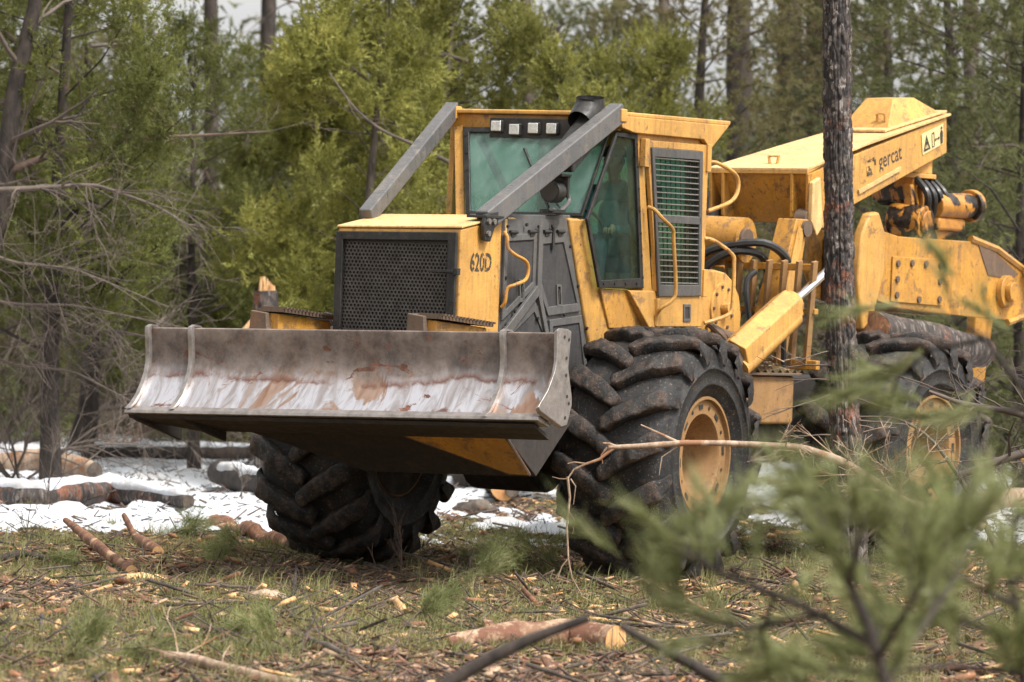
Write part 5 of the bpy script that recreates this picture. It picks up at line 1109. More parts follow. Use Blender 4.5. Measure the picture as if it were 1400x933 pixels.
# ---- distant forest mass and far trunks
def far_forest():
    g = np.random.default_rng(99); n = 230000; x = (g.random(n) * 2 - 1) * 26; y = 82 + 22 * g.random(n)
    top = 8.0 + 3.2 * fbm(np.stack([x * .9, y * .3], -1), .30, 4, 5) - .9 * sstep(-1, 4, -np.abs(x + 1)) 
    z = g.random(n) ** .8 * top; dens = fbm(np.stack([x, y * .5, z * .9], -1), .55, 4, 44); k = g.random(n) < (sstep(-.28, .12, dens) + .02) * (1 - .75 * sstep(4.8, 7.2, z))
    x, y, z = x[k], y[k], z[k]; P = np.stack([x, y, z], -1); D = unit(g.normal(size=P.shape) + np.array([0, 0, .5]))
    V = leaf_tris(P, D, .20 + .22 * g.random(len(x)), .06 + .06 * g.random(len(x)), g)
    return np_mesh('far_forest', V, np.arange(len(V)).reshape(-1, 3), 3)
tag(link('far_forest', far_forest(), None, leafmat('far_foliage', [(.045, .055, .025), (.09, .095, .04), (.15, .14, .06)], sc=.4)), kind='stuff')
def floor_cover():
    g = np.random.default_rng(98); n = 160000; x = (g.random(n) * 2 - 1) * 11; y = 62 + 26 * g.random(n); h = .15 + .75 * sstep(-.2, .5, fbm(np.stack([x, y], -1), .7, 4, 12)) * sstep(60, 72, y)
    P = np.stack([x, y, ground(x, y) + h * g.random(n)], -1); D = unit(g.normal(size=P.shape) * .6 + np.array([0, 0, .8]))
    V = leaf_tris(P, D, .10 + .14 * g.random(n), .02 + .03 * g.random(n), g); return np_mesh('undergrowth', V, np.arange(len(V)).reshape(-1, 3), 3)
tag(link('undergrowth', floor_cover(), None, leafmat('undergrowth_leaves', [(.075, .045, .028), (.10, .085, .03), (.13, .14, .035)], sc=.8)), kind='stuff')
def bare_trunk(px, d, r, label, mat, lean=0.0, H=12, group='dark trunks standing in the background', nm='distant_pine', limbs=6, seed=0, py0=None):
    x = wx(px, d); z0 = gz(x, d) - .1; root = empty(nm, (x, d, z0)); tag(root, label, 'tree trunk', group)
    wood('trunk', [(0, 0, 0), (lean * H * .5 + .05, 0, H * .5), (lean * H, 0, H)], [r * 1.15, r * .95, r * .6], mat, root, nseg=14, seed=seed, step=.3, ridge=.12)
    if limbs:
        mb = MB(); R_ = random.Random(seed)
        for i in range(limbs):
            z = R_.uniform(1.0, 7.5); a = R_.uniform(0, 6.28); branchy(mb, (lean * z, 0, z), (math.cos(a), math.sin(a), R_.uniform(-.1, .4)), R_.uniform(.6, 1.9), .025, 2, R_, .1, .2)
        tag(mb.build('dead_limbs', M['twiggrey'], root), kind='stuff')
    return root
for i, a_ in enumerate(((285, 70, .13, 'slim dark trunk against the bright sky gap at upper left', M['darkbark'], .0), (358, 74, .16, 'dark trunk right of the slim one in the upper left sky gap', M['darkbark'], .01), (1006, 64, .20, 'thick dark trunk left of the pair behind the cab roof', M['darkbark'], .0), (1072, 66, .22, 'broad dark trunk midway between cab and charred trunk', M['darkbark'], .005), (1112, 62, .17, 'dark trunk just left of the near charred trunk', M['darkbark'], .0), (1200, 72, .15, 'dim trunk above the boom right of the charred trunk', M['bark'], .0), (455, 66, .10, 'reddish thin trunk left of the hood', M['bark'], .02), (1330, 76, .16, 'dim trunk behind the boom tip', M['bark'], -.01), (905, 76, .13, 'thin trunk over the rear of the cab roof', M['bark'], .0), (185, 66, .10, 'thin trunk deep in the left woods', M['darkbark'], .0))):
    bare_trunk(*a_, seed=100 + i)
# grey snag above the roof, leaning trunks at left
def snag(nm, label, pts, radii, mat, cat='tree trunk', limbs=0, seed=1, group=None, lm=M['twiggrey'], ln=(.4, 1.2), depth=2, droop=.0, **kw):
    p0 = Vector(pts[0]); root = empty(nm, p0); tag(root, label, cat, group)
    P_ = [Vector(p) - p0 for p in pts]; wood('trunk' if cat != 'branch' else 'stem', P_, radii, mat, root, seed=seed, **kw)
    if limbs:
        mb = MB(); R_ = random.Random(seed)
        for i in range(limbs):
            t = R_.uniform(.1, 1) * (len(P_) - 1); k = min(int(t), len(P_) - 2); p = P_[k].lerp(P_[k + 1], t - k); d = (P_[k + 1] - P_[k]).normalized()
            branchy(mb, p, d * .5 + Vector((R_.uniform(-1, 1), R_.uniform(-1, 1), R_.uniform(-1, 1))), R_.uniform(*ln), max(.005, radii[k] * .35), depth, R_, droop, .2)
        tag(mb.build('twigs', lm, root), kind='stuff')
    return root
snag('dead_tree', 'grey forked dead tree top above the roof work lights', [(wx(735, 58), 58, -.05), (wx(728, 58), 58, 3.5), (wx(722, 58), 58, 5.5), (wx(714, 58), 58, 7.6)], [.14, .11, .09, .06], M['bark'], limbs=9, seed=8, ln=(.6, 1.4), nseg=12)
snag('slender_tree', 'slender dark trunk standing in snow left of the blade', [apx(108, 618, 51), apx(122, 560, 51), apx(125, 480, 51), apx(128, 380, 51), apx(126, 250, 51), apx(120, 60, 51)], [.17, .125, .105, .09, .075, .04], M['darkbark'], limbs=16, seed=9, ln=(.7, 1.8), droop=.15, nseg=14)
o_ = snag('leaning_tree', 'thin trunk leaning left behind the left end of the blade', [apx(300, 560, 52), apx(290, 450, 52), apx(262, 380, 52), apx(225, 310, 52), apx(190, 240, 52)], [.08, .07, .06, .045, .02], M['bark'], limbs=14, seed=10, ln=(.5, 1.2), nseg=12)
xg = gpx(-40, 700)
snag('old_pinyon', 'dark crooked trunk curving through the upper left corner', [Vector((wx(-45, 42), 42, -.1)), apx(-40, 520, 42), apx(-20, 380, 42), apx(5, 250, 42), apx(20, 120, 42), apx(45, 20, 42), apx(60, -60, 42)], [.18, .13, .11, .10, .085, .07, .055], M['darkbark'], limbs=10, seed=11, ln=(.8, 1.8), nseg=14)
snag('bare_branch', 'long brown limb reaching right across the left pinyon', [apx(-45, 275, 42), apx(0, 240, 42), apx(60, 215, 42), apx(150, 192, 42.3), apx(260, 186, 42.6), apx(370, 180, 43)], [.055, .045, .036, .026, .018, .008], M['twigbrown'], 'branch', limbs=18, seed=12, ln=(.3, .9), nseg=10, group='bare limbs at the left')
snag('bare_branch', 'drooping pale grey limb below the long brown one', [apx(-45, 262, 41), apx(40, 258, 41), apx(130, 252, 41.2), apx(210, 280, 41.3), apx(270, 315, 41.4)], [.032, .026, .018, .012, .006], M['twiggrey'], 'branch', limbs=24, seed=13, ln=(.4, 1.0), droop=.3, nseg=8, group='bare limbs at the left')
for k, (y0, y1, x1, lb_) in enumerate(((330, 420, 230, 'highest of the grey leafless limbs sweeping in from the left edge'), (400, 450, 260, 'grey leafless limb sweeping towards the left end of the blade'), (470, 560, 200, 'lowest of the grey leafless limbs over the snow'), (360, 520, 180, 'bowed grey limb crossing the slender trunk'))):
    d = 41 + k * .8; snag('bare_branch', lb_, [apx(-60, y0, d), apx(20, (y0 * 2 + y1) / 3, d), apx(100, (y0 + y1) / 2 - 8, d), apx(x1, y1, d)], [.020, .016, .011, .004], M['twiggrey'], 'branch', limbs=26, seed=20 + k, ln=(.5, 1.3), droop=.15, nseg=8, group='bare limbs at the left', depth=2)
snag('bare_branch', 'brown bare limb crossing the juniper left of the cab', [apx(450, 100, 45.6), apx(485, 150, 45.6), apx(520, 178, 45.6), apx(570, 200, 45.7), apx(620, 225, 46), apx(650, 260, 46.2)], [.008, .012, .016, .020, .024, .028], M['twiggrey'], 'branch', limbs=10, seed=30, ln=(.2, .5), nseg=8, group='bare limbs among the junipers')
snag('bare_branch', 'pale crooked dead limb above the cab roof', [apx(640, 85, 49), apx(600, 72, 49), apx(580, 80, 49), apx(560, 60, 49)], [.03, .025, .02, .01], M['twiggrey'], 'branch', limbs=6, seed=31, ln=(.2, .6), nseg=8, group='bare limbs among the junipers')

# ---- the near charred trunk
tb = Vector((wx(1166, 32.0), 32.0, gz(wx(1166, 32.0), 32.0) - .15))
root = empty('charred_pine', tb); tag(root, 'charred straight pine trunk in front of the boom and rear frame', 'tree')
top = apx(1142, -250, 32.0) - tb
pts = [Vector((0, 0, 0)), apx(1158, 640, 32.0) - tb, apx(1148, 400, 32.0) - tb, apx(1144, 0, 32.0) - tb, top]
V, Fq, C, m = trunk_np(pts, [.140, .119, .111, .106, .096], nseg=150, ridge=.0, step=.014)
cen = np.repeat(C, 150, 0); u_ = unit(V - cen); an = np.arctan2(u_[:, 1], u_[:, 0]); zz = cen[:, 2]
# bark plates: narrow upright scales with deep dark joints between them
def plates(an, zz, cw, chh, seed):
    a_ = an / (2 * np.pi) * cw + .55 * vnoise(np.stack([an * 2, zz * 5], -1), 1, seed); col = np.floor(a_); fa = a_ - col
    h_ = zz / chh + _h(col.astype(np.int64), 0 * col.astype(np.int64), 3, seed) * 7 + .5 * vnoise(np.stack([an * 3, zz * 9], -1), 1, seed + 1); row = np.floor(h_); fh = h_ - row
    e_ = np.minimum(np.minimum(fa, 1 - fa) * 2.4, np.minimum(fh, 1 - fh) * 4.5); return sstep(.0, .55, e_), _h(col.astype(np.int64), row.astype(np.int64), 5, seed)
p1, id1 = plates(an, zz, 19, .10, 3); p2, id2 = plates(an, zz, 34, .05, 8)
dsp = .015 * p1 * (.3 + id1) + .008 * p2 * id2 + .006 * fbm(V, 30, 3, 5) - .014 + .006 * fbm(V, 4, 3, 6)
V = V + u_ * dsp[:, None]
link('trunk', np_mesh('trunk', V, Fq, 4, False), root, M['charbark'])
mb = MB(); R_ = random.Random(4)
for (px, py, dx, ln) in ((1135, 540, -1, .55), (1136, 520, -1, .4), (1137, 500, -1, .5), (1172, 545, 1, .6), (1172, 505, 1, .8), (1172, 575, 1, 1.0), (1136, 595, -1, .35), (1136, 480, -1, .3)):
    branchy(mb, apx(px, py, 31.95) - tb, (dx, R_.uniform(-.4, .1), R_.uniform(-.3, .25)), ln, .008, 1, R_, .05, .16)
tag(mb.build('twigs', M['twiggrey'], root), kind='stuff')

# ---- loose wood lying about
def lying(nm, label, pxs, radii, mat, cat, group=None, lift=1.0, seed=0, limbs=0, cut=None, ridge=.10, nseg=20, ends=None):
    if cat == 'stick': ridge = .4
    pts = []
    for (px, py, up) in pxs:
        g_ = gpx(px, py); pts.append(g_ + Vector((0, 0, up + radii[0] * .55 * lift + (.10 if group == 'logs lying in the snow' else 0))))
    p0 = pts[0]; root = empty(nm, p0); tag(root, label, cat, group); P_ = [p - p0 for p in pts]
    wood('wood', P_, radii, mat, root, seed=seed, ridge=ridge, nseg=nseg, cut=cut, step=.05)
    if limbs:
        mb = MB(); R_ = random.Random(seed)
        for i in range(limbs):
            t = R_.uniform(.1, 1) * (len(P_) - 1); k = min(int(t), len(P_) - 2); p = P_[k].lerp(P_[k + 1], t - k)
            branchy(mb, p, Vector((R_.uniform(-1, 1), R_.uniform(-1, 1), R_.uniform(.1, 1))), R_.uniform(.1, .4), .006, 1, R_, 0, .25)
        tag(mb.build('twigs', mat, root), kind='stuff')
    return root
def snow_cap(log, r, seed, a=0.0, b=1.0):
    ob = [c for c in log.children if c.name.startswith('wood')][0]; V = np.array([v.co[:] for v in ob.data.vertices]); m = len(V) // 20; C = V.reshape(m, 20, 3).mean(1); i0, i1 = int(a * (m - 1)), int(b * (m - 1)); C = C[i0:i1 + 1]; n = len(C)
    R_ = np.linalg.norm(V.reshape(m, 20, 3)[i0:i1 + 1] - C[:, None], axis=2).mean(1); T = unit(np.gradient(C, axis=0)); S_ = unit(np.cross(T, np.array([0, 0, 1.]))); W_ = 11; P = []
    w_ = .9 + .5 * fbm(np.stack([np.arange(n) * .05 * 2.2, np.zeros(n)], -1), 1, 3, seed)
    end = np.minimum(np.arange(n), np.arange(n)[::-1]) / 4.0; w_ = w_ * np.clip(end, .02, 1) ** .5
    for k in range(W_):
        th = (k / (W_ - 1) - .5) * 2; an = th * w_ * 1.05; rr = R_ * 1.0 + .055 * (1 - th ** 4) * np.clip(end, 0, 1) * (.7 + .6 * fbm(np.stack([np.arange(n) * .09, np.full(n, th)], -1), 1.5, 3, seed + 1)) - .012
        P.append(C + S_ * (np.sin(an) * rr)[:, None] + np.array([0, 0, 1.]) * (np.cos(an) * rr)[:, None])
    P = np.stack(P, 1).reshape(-1, 3); i = np.arange(n - 1)[:, None] * W_; k = np.arange(W_ - 1)[None]
    Fq = np.stack([i + k, i + k + 1, i + W_ + k + 1, i + W_ + k], -1).reshape(-1, 4); link('snow_cap', np_mesh('snow_cap', P, Fq, 4, True), log, M['snow'])
lg = 'logs lying in the snow'
snow_cap(lying('log', 'black charred log half buried in snow at the left', [(-60, 692, 0), (40, 700, -.02), (150, 694, .0), (258, 702, -.05)], [.11, .14, .13, .06], M['charbark'], 'log', lg, seed=1), .1, 1)
snow_cap(lying('log', 'pale debarked log behind the black charred one', [(-30, 655, .0), (60, 660, .03), (130, 668, 0)], [.16, .17, .10], M['palewood'], 'log', lg, seed=2), .1, 2, .0, .5)
snow_cap(lying('log', 'thin snow-covered log behind the others at the tree line', [(120, 642, .05), (230, 640, .05), (345, 642, .05)], [.10, .10, .09], M['darkbark'], 'log', lg, seed=3), .1, 3)
snow_cap(lying('log', 'dark log emerging from snow beside the far front tyre', [(300, 675, .05), (345, 690, .05), (400, 700, 0)], [.13, .14, .12], M['darkbark'], 'log', lg, seed=4), .1, 4, .1, .8)
lying('log', 'reddish thin log lying across the snow behind the frame', [(560, 640, 0), (640, 675, 0), (700, 690, 0)], [.08, .09, .07], M['bark'], 'log', lg, seed=5)
lying('log', 'broken upright log chunk seen under the frame between the tyres', [(690, 690, 0), (700, 650, .25)], [.14, .13], M['bark'], 'log', lg, seed=6, cut=M['cut'])
lying('log', 'small log resting by the rear wheel at the right', [(1320, 720, .03), (1360, 706, .03), (1440, 700, .03)], [.10, .10, .09], M['palewood'], 'log', lg, seed=7, cut=M['cut'])
lying('bark_slab', 'splintered orange-brown bark slab on the snow by the far tyre', [(232, 716, 0), (290, 722, .02), (360, 740, 0), (400, 750, 0)], [.04, .07, .08, .05], M['redbark'], 'bark', seed=8, ridge=.9, limbs=4)
lying('stick', 'brown broken stick propped up at the snow edge on the left', [(180, 785, 0), (140, 770, .08), (92, 745, .19)], [.040, .036, .030], M['redbark'], 'stick', 'sticks on the ground', seed=9, cut=M['freshwood'])
lying('stick', 'short forked stub right of the propped stick', [(215, 760, 0), (185, 745, .03), (170, 738, .18)], [.05, .04, .028], M['redbark'], 'stick', 'sticks on the ground', seed=10, cut=M['freshwood'])
lying('stick', 'dark curved stick at the left edge below the snow', [(-40, 775, 0), (30, 766, .03), (110, 775, .0)], [.035, .03, .02], M['darkbark'], 'stick', 'sticks on the ground', seed=11, limbs=3)
lying('stick', 'thin stick lying under the blade beside the far tyre', [(330, 800, 0), (370, 790, .03), (410, 778, .08)], [.018, .014, .008], M['twigbrown'], 'stick', 'sticks on the ground', seed=12, limbs=4)
lying('stick', 'dark twiggy stick pointing up before the far tyre', [(400, 850, 0), (402, 810, .02), (405, 800, .12)], [.02, .016, .010], M['darkbark'], 'stick', 'sticks on the ground', seed=13, limbs=3)
lying('stick', 'grey branch lying in the middle of the foreground', [(400, 870, 0), (450, 895, .03), (520, 925, .0)], [.025, .022, .012], M['bark'], 'stick', 'sticks on the ground', seed=14, limbs=6)
lying('stick', 'long pale branch along the bottom edge at left', [(180, 900, .02), (270, 918, .04), (370, 940, .02), (480, 950, 0)], [.028, .030, .028, .02], M['palewood'], 'stick', 'sticks on the ground', seed=15, limbs=5)
lying('stick', 'brown stick in the grass left of centre', [(240, 850, 0), (300, 870, .03), (330, 885, 0)], [.018, .016, .010], M['twigbrown'], 'stick', 'sticks on the ground', seed=16, limbs=3)
lying('stick', 'twiggy stick under the frame before the middle snow', [(480, 790, 0), (560, 775, .03), (620, 790, 0)], [.018, .016, .010], M['twigbrown'], 'stick', 'sticks on the ground', seed=17, limbs=8)
lying('cut_log', 'short log with an orange sawn end in the middle foreground', [(610, 886, .0), (700, 884, .03), (780, 882, .03), (842, 892, .03)], [.06, .085, .095, .105], M['tanbark'], 'log', None, seed=18, cut=M['cut'], ridge=.20)
def chunk(nm, label, px, py, s, mat, seed, cat='wood chunk', group='broken wood chunks on the ground'):
    g_ = gpx(px, py); R_ = np.random.default_rng(seed); n1, n2 = 18, 12; V = []
    for i in range(n2 + 1):
        for k in range(n1):
            th = math.pi * i / n2; ph = 2 * math.pi * k / n1; V.append((math.sin(th) * math.cos(ph), math.sin(th) * math.sin(ph), math.cos(th)))
    V = np.array(V); V = V * (1 + .45 * fbm(V, 1.6, 4, seed)[:, None]) ; V = np.round(V * 3.2) / 3.2 * .5 + V * .5; V = V * np.array(s)
    Fq = [(i * n1 + k, i * n1 + (k + 1) % n1, (i + 1) * n1 + (k + 1) % n1, (i + 1) * n1 + k) for i in range(n2) for k in range(n1)]
    o = link(nm, np_mesh(nm, V, Fq, 4), None, mat, g_ + Vector((0, 0, s[2] * .35)), (0, 0, R_.uniform(-.5, .5))); return tag(o, label, cat, group)
chunk('wood_chunk', 'fresh orange splintered wood chunk left of the blade below the snow', 180, 797, (.22, .12, .05), M['freshwood'], 1)
chunk('wood_chunk', 'bleached pinkish wood chunk in the grass below the far tyre', 362, 822, (.16, .10, .055), M['palewood'], 2)
chunk('wood_chunk', 'flat pale wood slab at the bottom left', 155, 905, (.15, .09, .03), M['freshwood'], 3)
chunk('wood_chunk', 'small orange wood flake right of centre in the foreground', 690, 838, (.12, .05, .02), M['redbark'], 4)
chunk('wood_chunk', 'little tan chip left of the near front tyre', 720, 795, (.07, .05, .02), M['freshwood'], 5)
chunk('wood_chunk', 'red-brown shard beside the bleached chunk', 340, 850, (.10, .05, .03), M['redbark'], 6)
chunk('wood_chunk', 'grey-brown lump under the frame in the snow', 650, 700, (.22, .15, .10), M['bark'], 7)
chunk('wood_chunk', 'pale splinter pile by the right edge behind the rear wheel', 1390, 600, (.4, .3, .35), M['palewood'], 8)
# broken stump and split stick behind the blade
st = snag('broken_stump', 'blackened stump snapped off with a bright orange top behind the blade', [(wx(366, 46), 46, -.05), apx(365, 470, 46), apx(363, 398, 46)], [.17, .145, .125], M['charbark'], 'stump', nseg=24, ridge=.15, seed=3)
q = apx(363, 396, 46) - st.location; mb = MB(); R_ = random.Random(2)
for i in range(26):
    a = R_.uniform(0, 6.28); rr = R_.uniform(0, .10); b0 = q + Vector((rr * math.cos(a), rr * math.sin(a), -.08)); h = .06 + .12 * (1 - rr / .1) * R_.random() + .05 * (math.cos(a) < 0)
    mb.tube([b0, b0 + Vector((0, 0, .06 + h))], [.030, .006], 5)
tag(mb.build('splintered_top', M['freshwood'], st), kind='stuff')
snag('split_stick', 'fresh yellow split stick leaning behind the top edge of the blade', [apx(315, 470, 45), apx(345, 440, 45), apx(352, 428, 45)], [.03, .025, .01], M['freshwood'], 'stick', nseg=10, seed=4)
for i, (px, py, s_, lb_) in enumerate(((210, 738, .5, 'green pine sprig lying on the snow edge'), (370, 775, .5, 'tuft of green needles in front of the far tyre'), (600, 800, .55, 'dark green needle clump under the frame'), (790, 790, .7, 'green bough on the ground before the near front tyre'), (390, 872, .45, 'grey-green needle clump in the foreground grass'), (560, 850, .5, 'blue-green tuft in the middle of the foreground'), (60, 905, .7, 'blurry green sprig at the bottom left corner'), (120, 770, .4, 'small green sprig beside the propped stick'), (700, 770, .5, 'green needle clump between the front tyres'), (500, 770, .45, 'needle clump beneath the far front tyre'))):
    g_ = gpx(px, py); root = empty('needle_sprig', g_); tag(root, lb_, 'pine sprig', 'green sprigs on the ground'); gg = np.random.default_rng(200 + i); mb = MB(); R_ = random.Random(i)
    ends = branchy(mb, (0, 0, .01), (R_.uniform(-1, 1), R_.uniform(-.5, .5), .2), s_ * .8, .007, 2, R_, 0, .2, (3, 5)); mb.build('stem', M['twigbrown'], root)
    Pn = np.array([tuple(e[0]) for e in ends]); Dn = np.array([tuple((e[1] + Vector((0, 0, .25))).normalized()) for e in ends]); Pn[:, 2] = np.maximum(Pn[:, 2], .02)
    V = needle_tufts(np.repeat(Pn, 3, 0) + gg.normal(size=(len(Pn) * 3, 3)) * .03, np.repeat(Dn, 3, 0), 26, .11, .0035, gg); V[:, 2] = np.maximum(V[:, 2], .0)
    tag(link('needles', np_mesh('needles', V, np.arange(len(V)).reshape(-1, 3), 3), root, M['pinenear']), kind='stuff')
# seedling and weeds standing before the tyre and in the snow
for i, (px, py, h, lb_) in enumerate(((548, 790, .42, 'small dry seedling standing before the dark far tyre'), (66, 700, .75, 'tall thin weed stalk in the snow at left'), (82, 690, .8, 'taller weed stalk right beside the other in the snow'), (640, 800, .22, 'dark stub twig in the soil under the frame'), (35, 745, .35, 'short dead weed at the lower snow edge'), (330, 700, .4, 'twiggy weed left of the far tyre'))):
    g_ = gpx(px, py); mb = MB(); R_ = random.Random(50 + i); branchy(mb, (0, 0, 0), (.05, 0, 1), h, .008, 2, R_, -.05, .08, (4, 6), .7)
    o = mb.build('dry_weed', M['twiggrey'] if i else M['twigbrown'], None); o.location = g_; tag(o, lb_, 'weed', 'dry weeds')
# debris carried on the skidder's deck
mb = MB(MR); R_ = random.Random(77)
for i in range(70):
    a = R_.uniform(0, 6.28); p = Vector((R_.uniform(1.1, 1.95), R_.uniform(.4, .95), 1.60 + R_.uniform(0, .10))); ln = R_.uniform(.06, .25); mb.tube([p, p + Vector((math.cos(a) * ln, math.sin(a) * ln * .5, R_.uniform(-.01, .05)))], [.006, .003], 4)
tag(mb.build('deck_twigs', M['palewood'], None), kind='stuff')
mb = MB(MR); n = 26
P_ = [(1.0 + 1.0 * i / n, .15 + .8 * j / 14, 1.592 + max(0, .11 * math.sin(math.pi * i / n) * math.sin(math.pi * j / 14) + .03 * math.sin(i * 2.1 + j * 1.3))) for i in range(n + 1) for j in range(15)]
F_ = [(i * 15 + j, i * 15 + j + 1, (i + 1) * 15 + j + 1, (i + 1) * 15 + j) for i in range(n) for j in range(14)]
tag(mb.add(P_, F_).build('deck_debris', M['soil'], None), kind='stuff')
# log carried in the grapple
for i, (a, b_, r, lb_, mt) in enumerate(((( -.85, .50, 1.98), (-3.4, .20, 1.80), .165, 'log with a red-brown sawn face held in the grapple', M['charbark']), ((-.9, .15, 1.93), (-3.8, -.10, 1.75), .14, 'second log carried beside the red-faced one in the grapple', M['darkbark']), ((-4.7, .9, 1.25), (-6.5, .75, .95), .22, 'pale-ended log trailing behind the rear wheel', M['palewood']))):
    A_, B_ = MR @ Vector(a), MR @ Vector(b_); root = empty('held_log', A_); tag(root, lb_, 'log', 'logs carried by the grapple')
    wood('bark', [Vector(), (B_ - A_) * .5, B_ - A_], [r, r * .95, r * .85], mt, root, cut=M['redbark'] if i == 0 else M['cut'], seed=60 + i, ridge=.12, nseg=26)

# ================================================================== foreground, out of focus
# pale dead branch hanging in front of the near tyre
fb = empty('dead_branch', apx(1300, 700, 29.6)); tag(fb, 'pale broken branch arching in front of the near front tyre with a hanging tip', 'branch'); o0 = fb.location.copy()
def fpath(L, d=29.6): return [apx(x, y, d) - o0 for x, y in L]
wood('main_stem', fpath([(1345, 722), (1300, 700), (1240, 688), (1190, 655), (1150, 630), (1095, 612), (1030, 608), (980, 606), (930, 606), (880, 610), (832, 612)]), [.035, .034, .032, .030, .028, .026, .024, .023, .022, .020, .016], M['palewood'], fb, nseg=12, step=.04, ridge=.15)
for L, r in (([(840, 612), (820, 628), (800, 635), (785, 642), (776, 655)], .013), ([(927, 605), (900, 592), (876, 581)], .012), ([(845, 612), (833, 607), (824, 606)], .014), ([(776, 652), (779, 680), (775, 720), (777, 765), (782, 790), (796, 815)], .010), ([(776, 765), (768, 775), (763, 790)], .006), ([(780, 655), (787, 665), (784, 690)], .006), ([(800, 634), (785, 632), (776, 634)], .006), ([(778, 655), (765, 655), (755, 652)], .005), ([(935, 605), (905, 625), (901, 650)], .006), ([(830, 612), (822, 622), (824, 634)], .007), ([(778, 700), (786, 712), (783, 730)], .004)):
    mb = MB(); P_ = fpath(L); mb.tube(P_, [r * (1 - .6 * i / (len(P_) - 1)) for i in range(len(P_))], 7); mb.build('side_twig', M['palewood'], fb, smooth=True)
mb = MB(); R_ = random.Random(15)
for i in range(22):
    p = fpath([(R_.uniform(1040, 1320), 0)])[0]; x = R_.uniform(1060, 1330); yv = np.interp(x, [1030, 1095, 1150, 1190, 1240, 1300, 1345], [608, 612, 630, 655, 688, 700, 722]); branchy(mb, apx(x, yv, 29.6) - o0, (R_.uniform(-1, 1), R_.uniform(-.6, .2), R_.uniform(-.6, 1)), R_.uniform(.2, .6), .007, 2, R_, .0, .2)
tag(mb.build('twigs', M['palewood'], fb), kind='stuff')
# crooked dead limbs across the rear wheel
snag('crooked_branch', 'crooked grey limb crossing before the rear wheel towards the right edge', [apx(1440, 610, 30.5), apx(1380, 625, 30.5), apx(1300, 655, 30.5), apx(1250, 670, 30.5), apx(1215, 705, 30.5), apx(1180, 740, 30.5)], [.035, .032, .026, .02, .016, .01], M['twiggrey'], 'branch', limbs=16, seed=40, ln=(.2, .7), nseg=10, group='dead limbs before the rear wheel')
snag('crooked_branch', 'arched thin limb rising over the rear rim', [apx(1175, 570, 30.4), apx(1230, 570, 30.4), apx(1275, 600, 30.4), apx(1310, 650, 30.4), apx(1340, 700, 30.4), apx(1370, 770, 30.4)], [.006, .009, .012, .016, .02, .022], M['twiggrey'], 'branch', limbs=14, seed=41, ln=(.15, .5), nseg=8, group='dead limbs before the rear wheel')
snag('crooked_branch', 'mossy limb entering at the right edge above the rear wheel', [apx(1440, 580, 30.8), apx(1375, 560, 30.8), apx(1320, 555, 30.8), apx(1270, 535, 30.8)], [.035, .026, .02, .010], M['twiggrey'], 'branch', limbs=10, seed=42, ln=(.2, .6), nseg=8, group='dead limbs before the rear wheel')
snag('cut_stub', 'cut sapling stub with a pale tip before the rear tyre', [apx(1292, 800, 30.2), apx(1294, 700, 30.2), apx(1293, 668, 30.2)], [.026, .024, .022], M['bark'], 'stub', nseg=12, seed=43)
# young pines between camera and machine
def near_pine(label, base, paths, depth, seed, tuft_n=24, L=.14, wd=.0060, mat=None, r0=.014, dens=1.0):
    root = empty('near_pine', base); tag(root, label, 'young pine', 'blurred young pines in the foreground'); o_ = Vector(base); R_ = random.Random(seed); gg = np.random.default_rng(seed); P_, D_ = [], []
    for j, (pts, r) in enumerate(paths):
        W_ = [apx(x, y, d) - o_ if len(p_) == 3 else Vector(p_) for p_ in pts for (x, y, d) in [p_]]
        if j == 0: W_ = [Vector((0, 0, 0))] + W_
        mb = MB(); mb.tube(W_, [r * (1 - .7 * i / (len(W_) - 1)) for i in range(len(W_))], 8, caps=False)
        ends = []
        for i in range(int(7 * dens)):
            t = R_.uniform(.25, 1) * (len(W_) - 1); k = min(int(t), len(W_) - 2); p = W_[k].lerp(W_[k + 1], t - k); d = (W_[k + 1] - W_[k]).normalized()
            ends += branchy(mb, p, d + Vector((R_.uniform(-1, 1), R_.uniform(-1, 1), R_.uniform(-.3, .8))), R_.uniform(.12, .32), r * .35, 1, R_, -.05, .15, (1, 2), .7)
        ends.append((W_[-1], (W_[-1] - W_[-2]).normalized()))
        mb.build('branch' if j else 'trunk', M['darkbark'] if mat is None else mat, root, smooth=True)
        for e in ends:
            for q_ in range(1 + (R_.random() < .35)): P_.append(e[0] - e[1] * .05 * q_); D_.append(e[1])
    V = needle_tufts(np.array([tuple(p) for p in P_]), np.array([tuple(d) for d in D_]), tuft_n, L, wd, gg, .55)
    tag(link('needles', np_mesh('needles', V, np.arange(len(V)).reshape(-1, 3), 3), root, M['pinenear']), kind='stuff')
    return root
def gb(px, d): x = wx(px, d); return Vector((x, d, gz(x, d)))
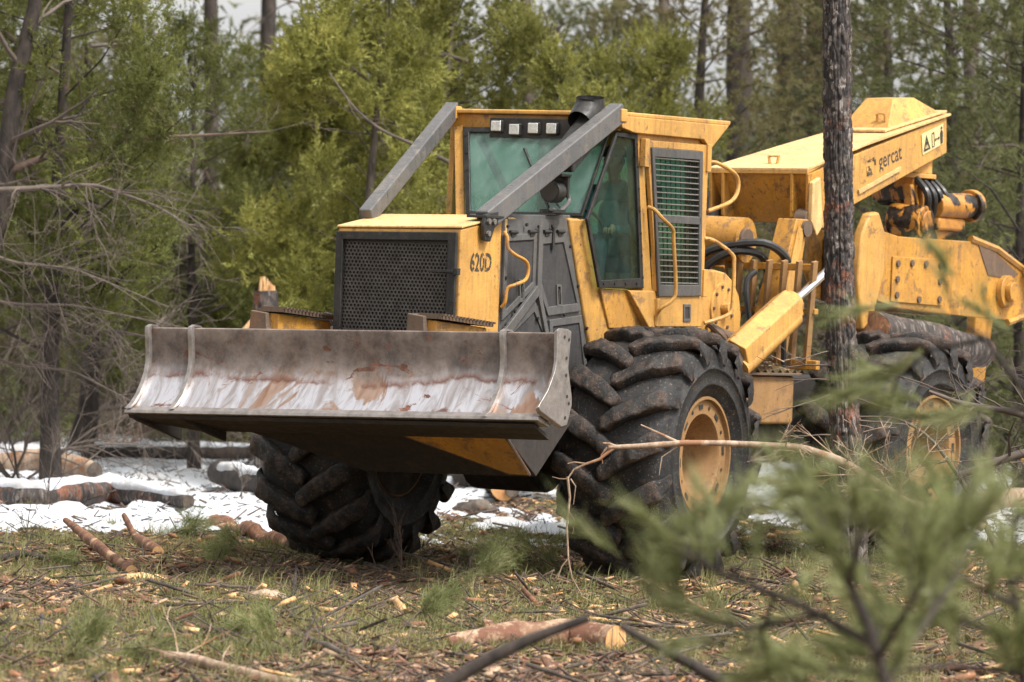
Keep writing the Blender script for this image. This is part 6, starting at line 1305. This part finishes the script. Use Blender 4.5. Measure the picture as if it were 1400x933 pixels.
near_pine('young pine forking up in the lower right corner, blurred', gb(1235, 12.0),
    [([(1225, 980, 12), (1185, 850, 12), (1140, 750, 12), (1105, 670, 12), (1088, 625, 12)], .022),
     ([(1190, 880, 12), (1100, 830, 12.1), (1000, 790, 12.3), (930, 755, 12.5), (890, 735, 12.6)], .014),
     ([(1160, 800, 12), (1175, 740, 11.7), (1180, 700, 11.5)], .011),
     ([(1130, 840, 12.1), (1020, 860, 12.4), (930, 840, 12.6), (880, 800, 12.7)], .011),
     ([(1210, 930, 12), (1260, 860, 12.2), (1300, 800, 12.4), (1330, 740, 12.5)], .013),
     ([(1200, 900, 12), (1260, 800, 11.6), (1270, 730, 11.5)], .011),
     ([(1060, 812, 12.2), (1040, 870, 12.3), (1060, 920, 12.4)], .009),
     ([(1120, 720, 12), (1050, 690, 12.4), (990, 680, 12.6)], .008)], 12, 1)
near_pine('second young pine spreading along the bottom right edge', gb(1400, 13.2),
    [([(1400, 960, 13.2), (1395, 860, 13.2), (1380, 780, 13.2), (1390, 700, 13.2)], .020),
     ([(1390, 880, 13.2), (1320, 850, 13.3), (1240, 840, 13.5), (1170, 850, 13.6)], .013),
     ([(1392, 830, 13.2), (1310, 790, 13.0), (1240, 770, 12.8)], .012),
     ([(1395, 920, 13.2), (1300, 910, 13), (1200, 920, 12.9), (1100, 915, 12.9)], .012),
     ([(1385, 790, 13.2), (1330, 730, 13.4), (1290, 720, 13.5)], .010),
     ([(1385, 800, 13.2), (1440, 740, 13.3), (1470, 700, 13.4)], .010)], 13, 2, dens=1.5)
near_pine('tall near pine reaching its boughs in from the right edge over the rear wheel', gb(1520, 14),
    [([(1515, 800, 14), (1500, 600, 14), (1480, 420, 14), (1475, 330, 14)], .026),
     ([(1500, 600, 14), (1430, 560, 14), (1390, 520, 14), (1345, 462, 14), (1300, 435, 14), (1255, 425, 14)], .014),
     ([(1345, 464, 14), (1270, 480, 14.2), (1225, 520, 14.3), (1215, 560, 14.4)], .009),
     ([(1430, 560, 14), (1340, 560, 14.2), (1280, 570, 14.3)], .009)], 14, 3, dens=.55)
snag('near_branch', 'dark blurred branch poking up from the bottom edge left of the sawn log', [apx(575, 960, 17), apx(640, 915, 17), apx(720, 875, 17), apx(805, 845, 17)], [.032, .028, .024, .016], M['darkbark'], 'branch', limbs=0, seed=44, nseg=12, group='blurred dark branches in front')
snag('near_branch', 'dark blurred branch sloping down right of the sawn log', [apx(848, 856, 17), apx(900, 885, 17), apx(960, 915, 17), apx(1030, 960, 17)], [.014, .020, .024, .028], M['darkbark'], 'branch', limbs=2, seed=45, nseg=12, group='blurred dark branches in front')
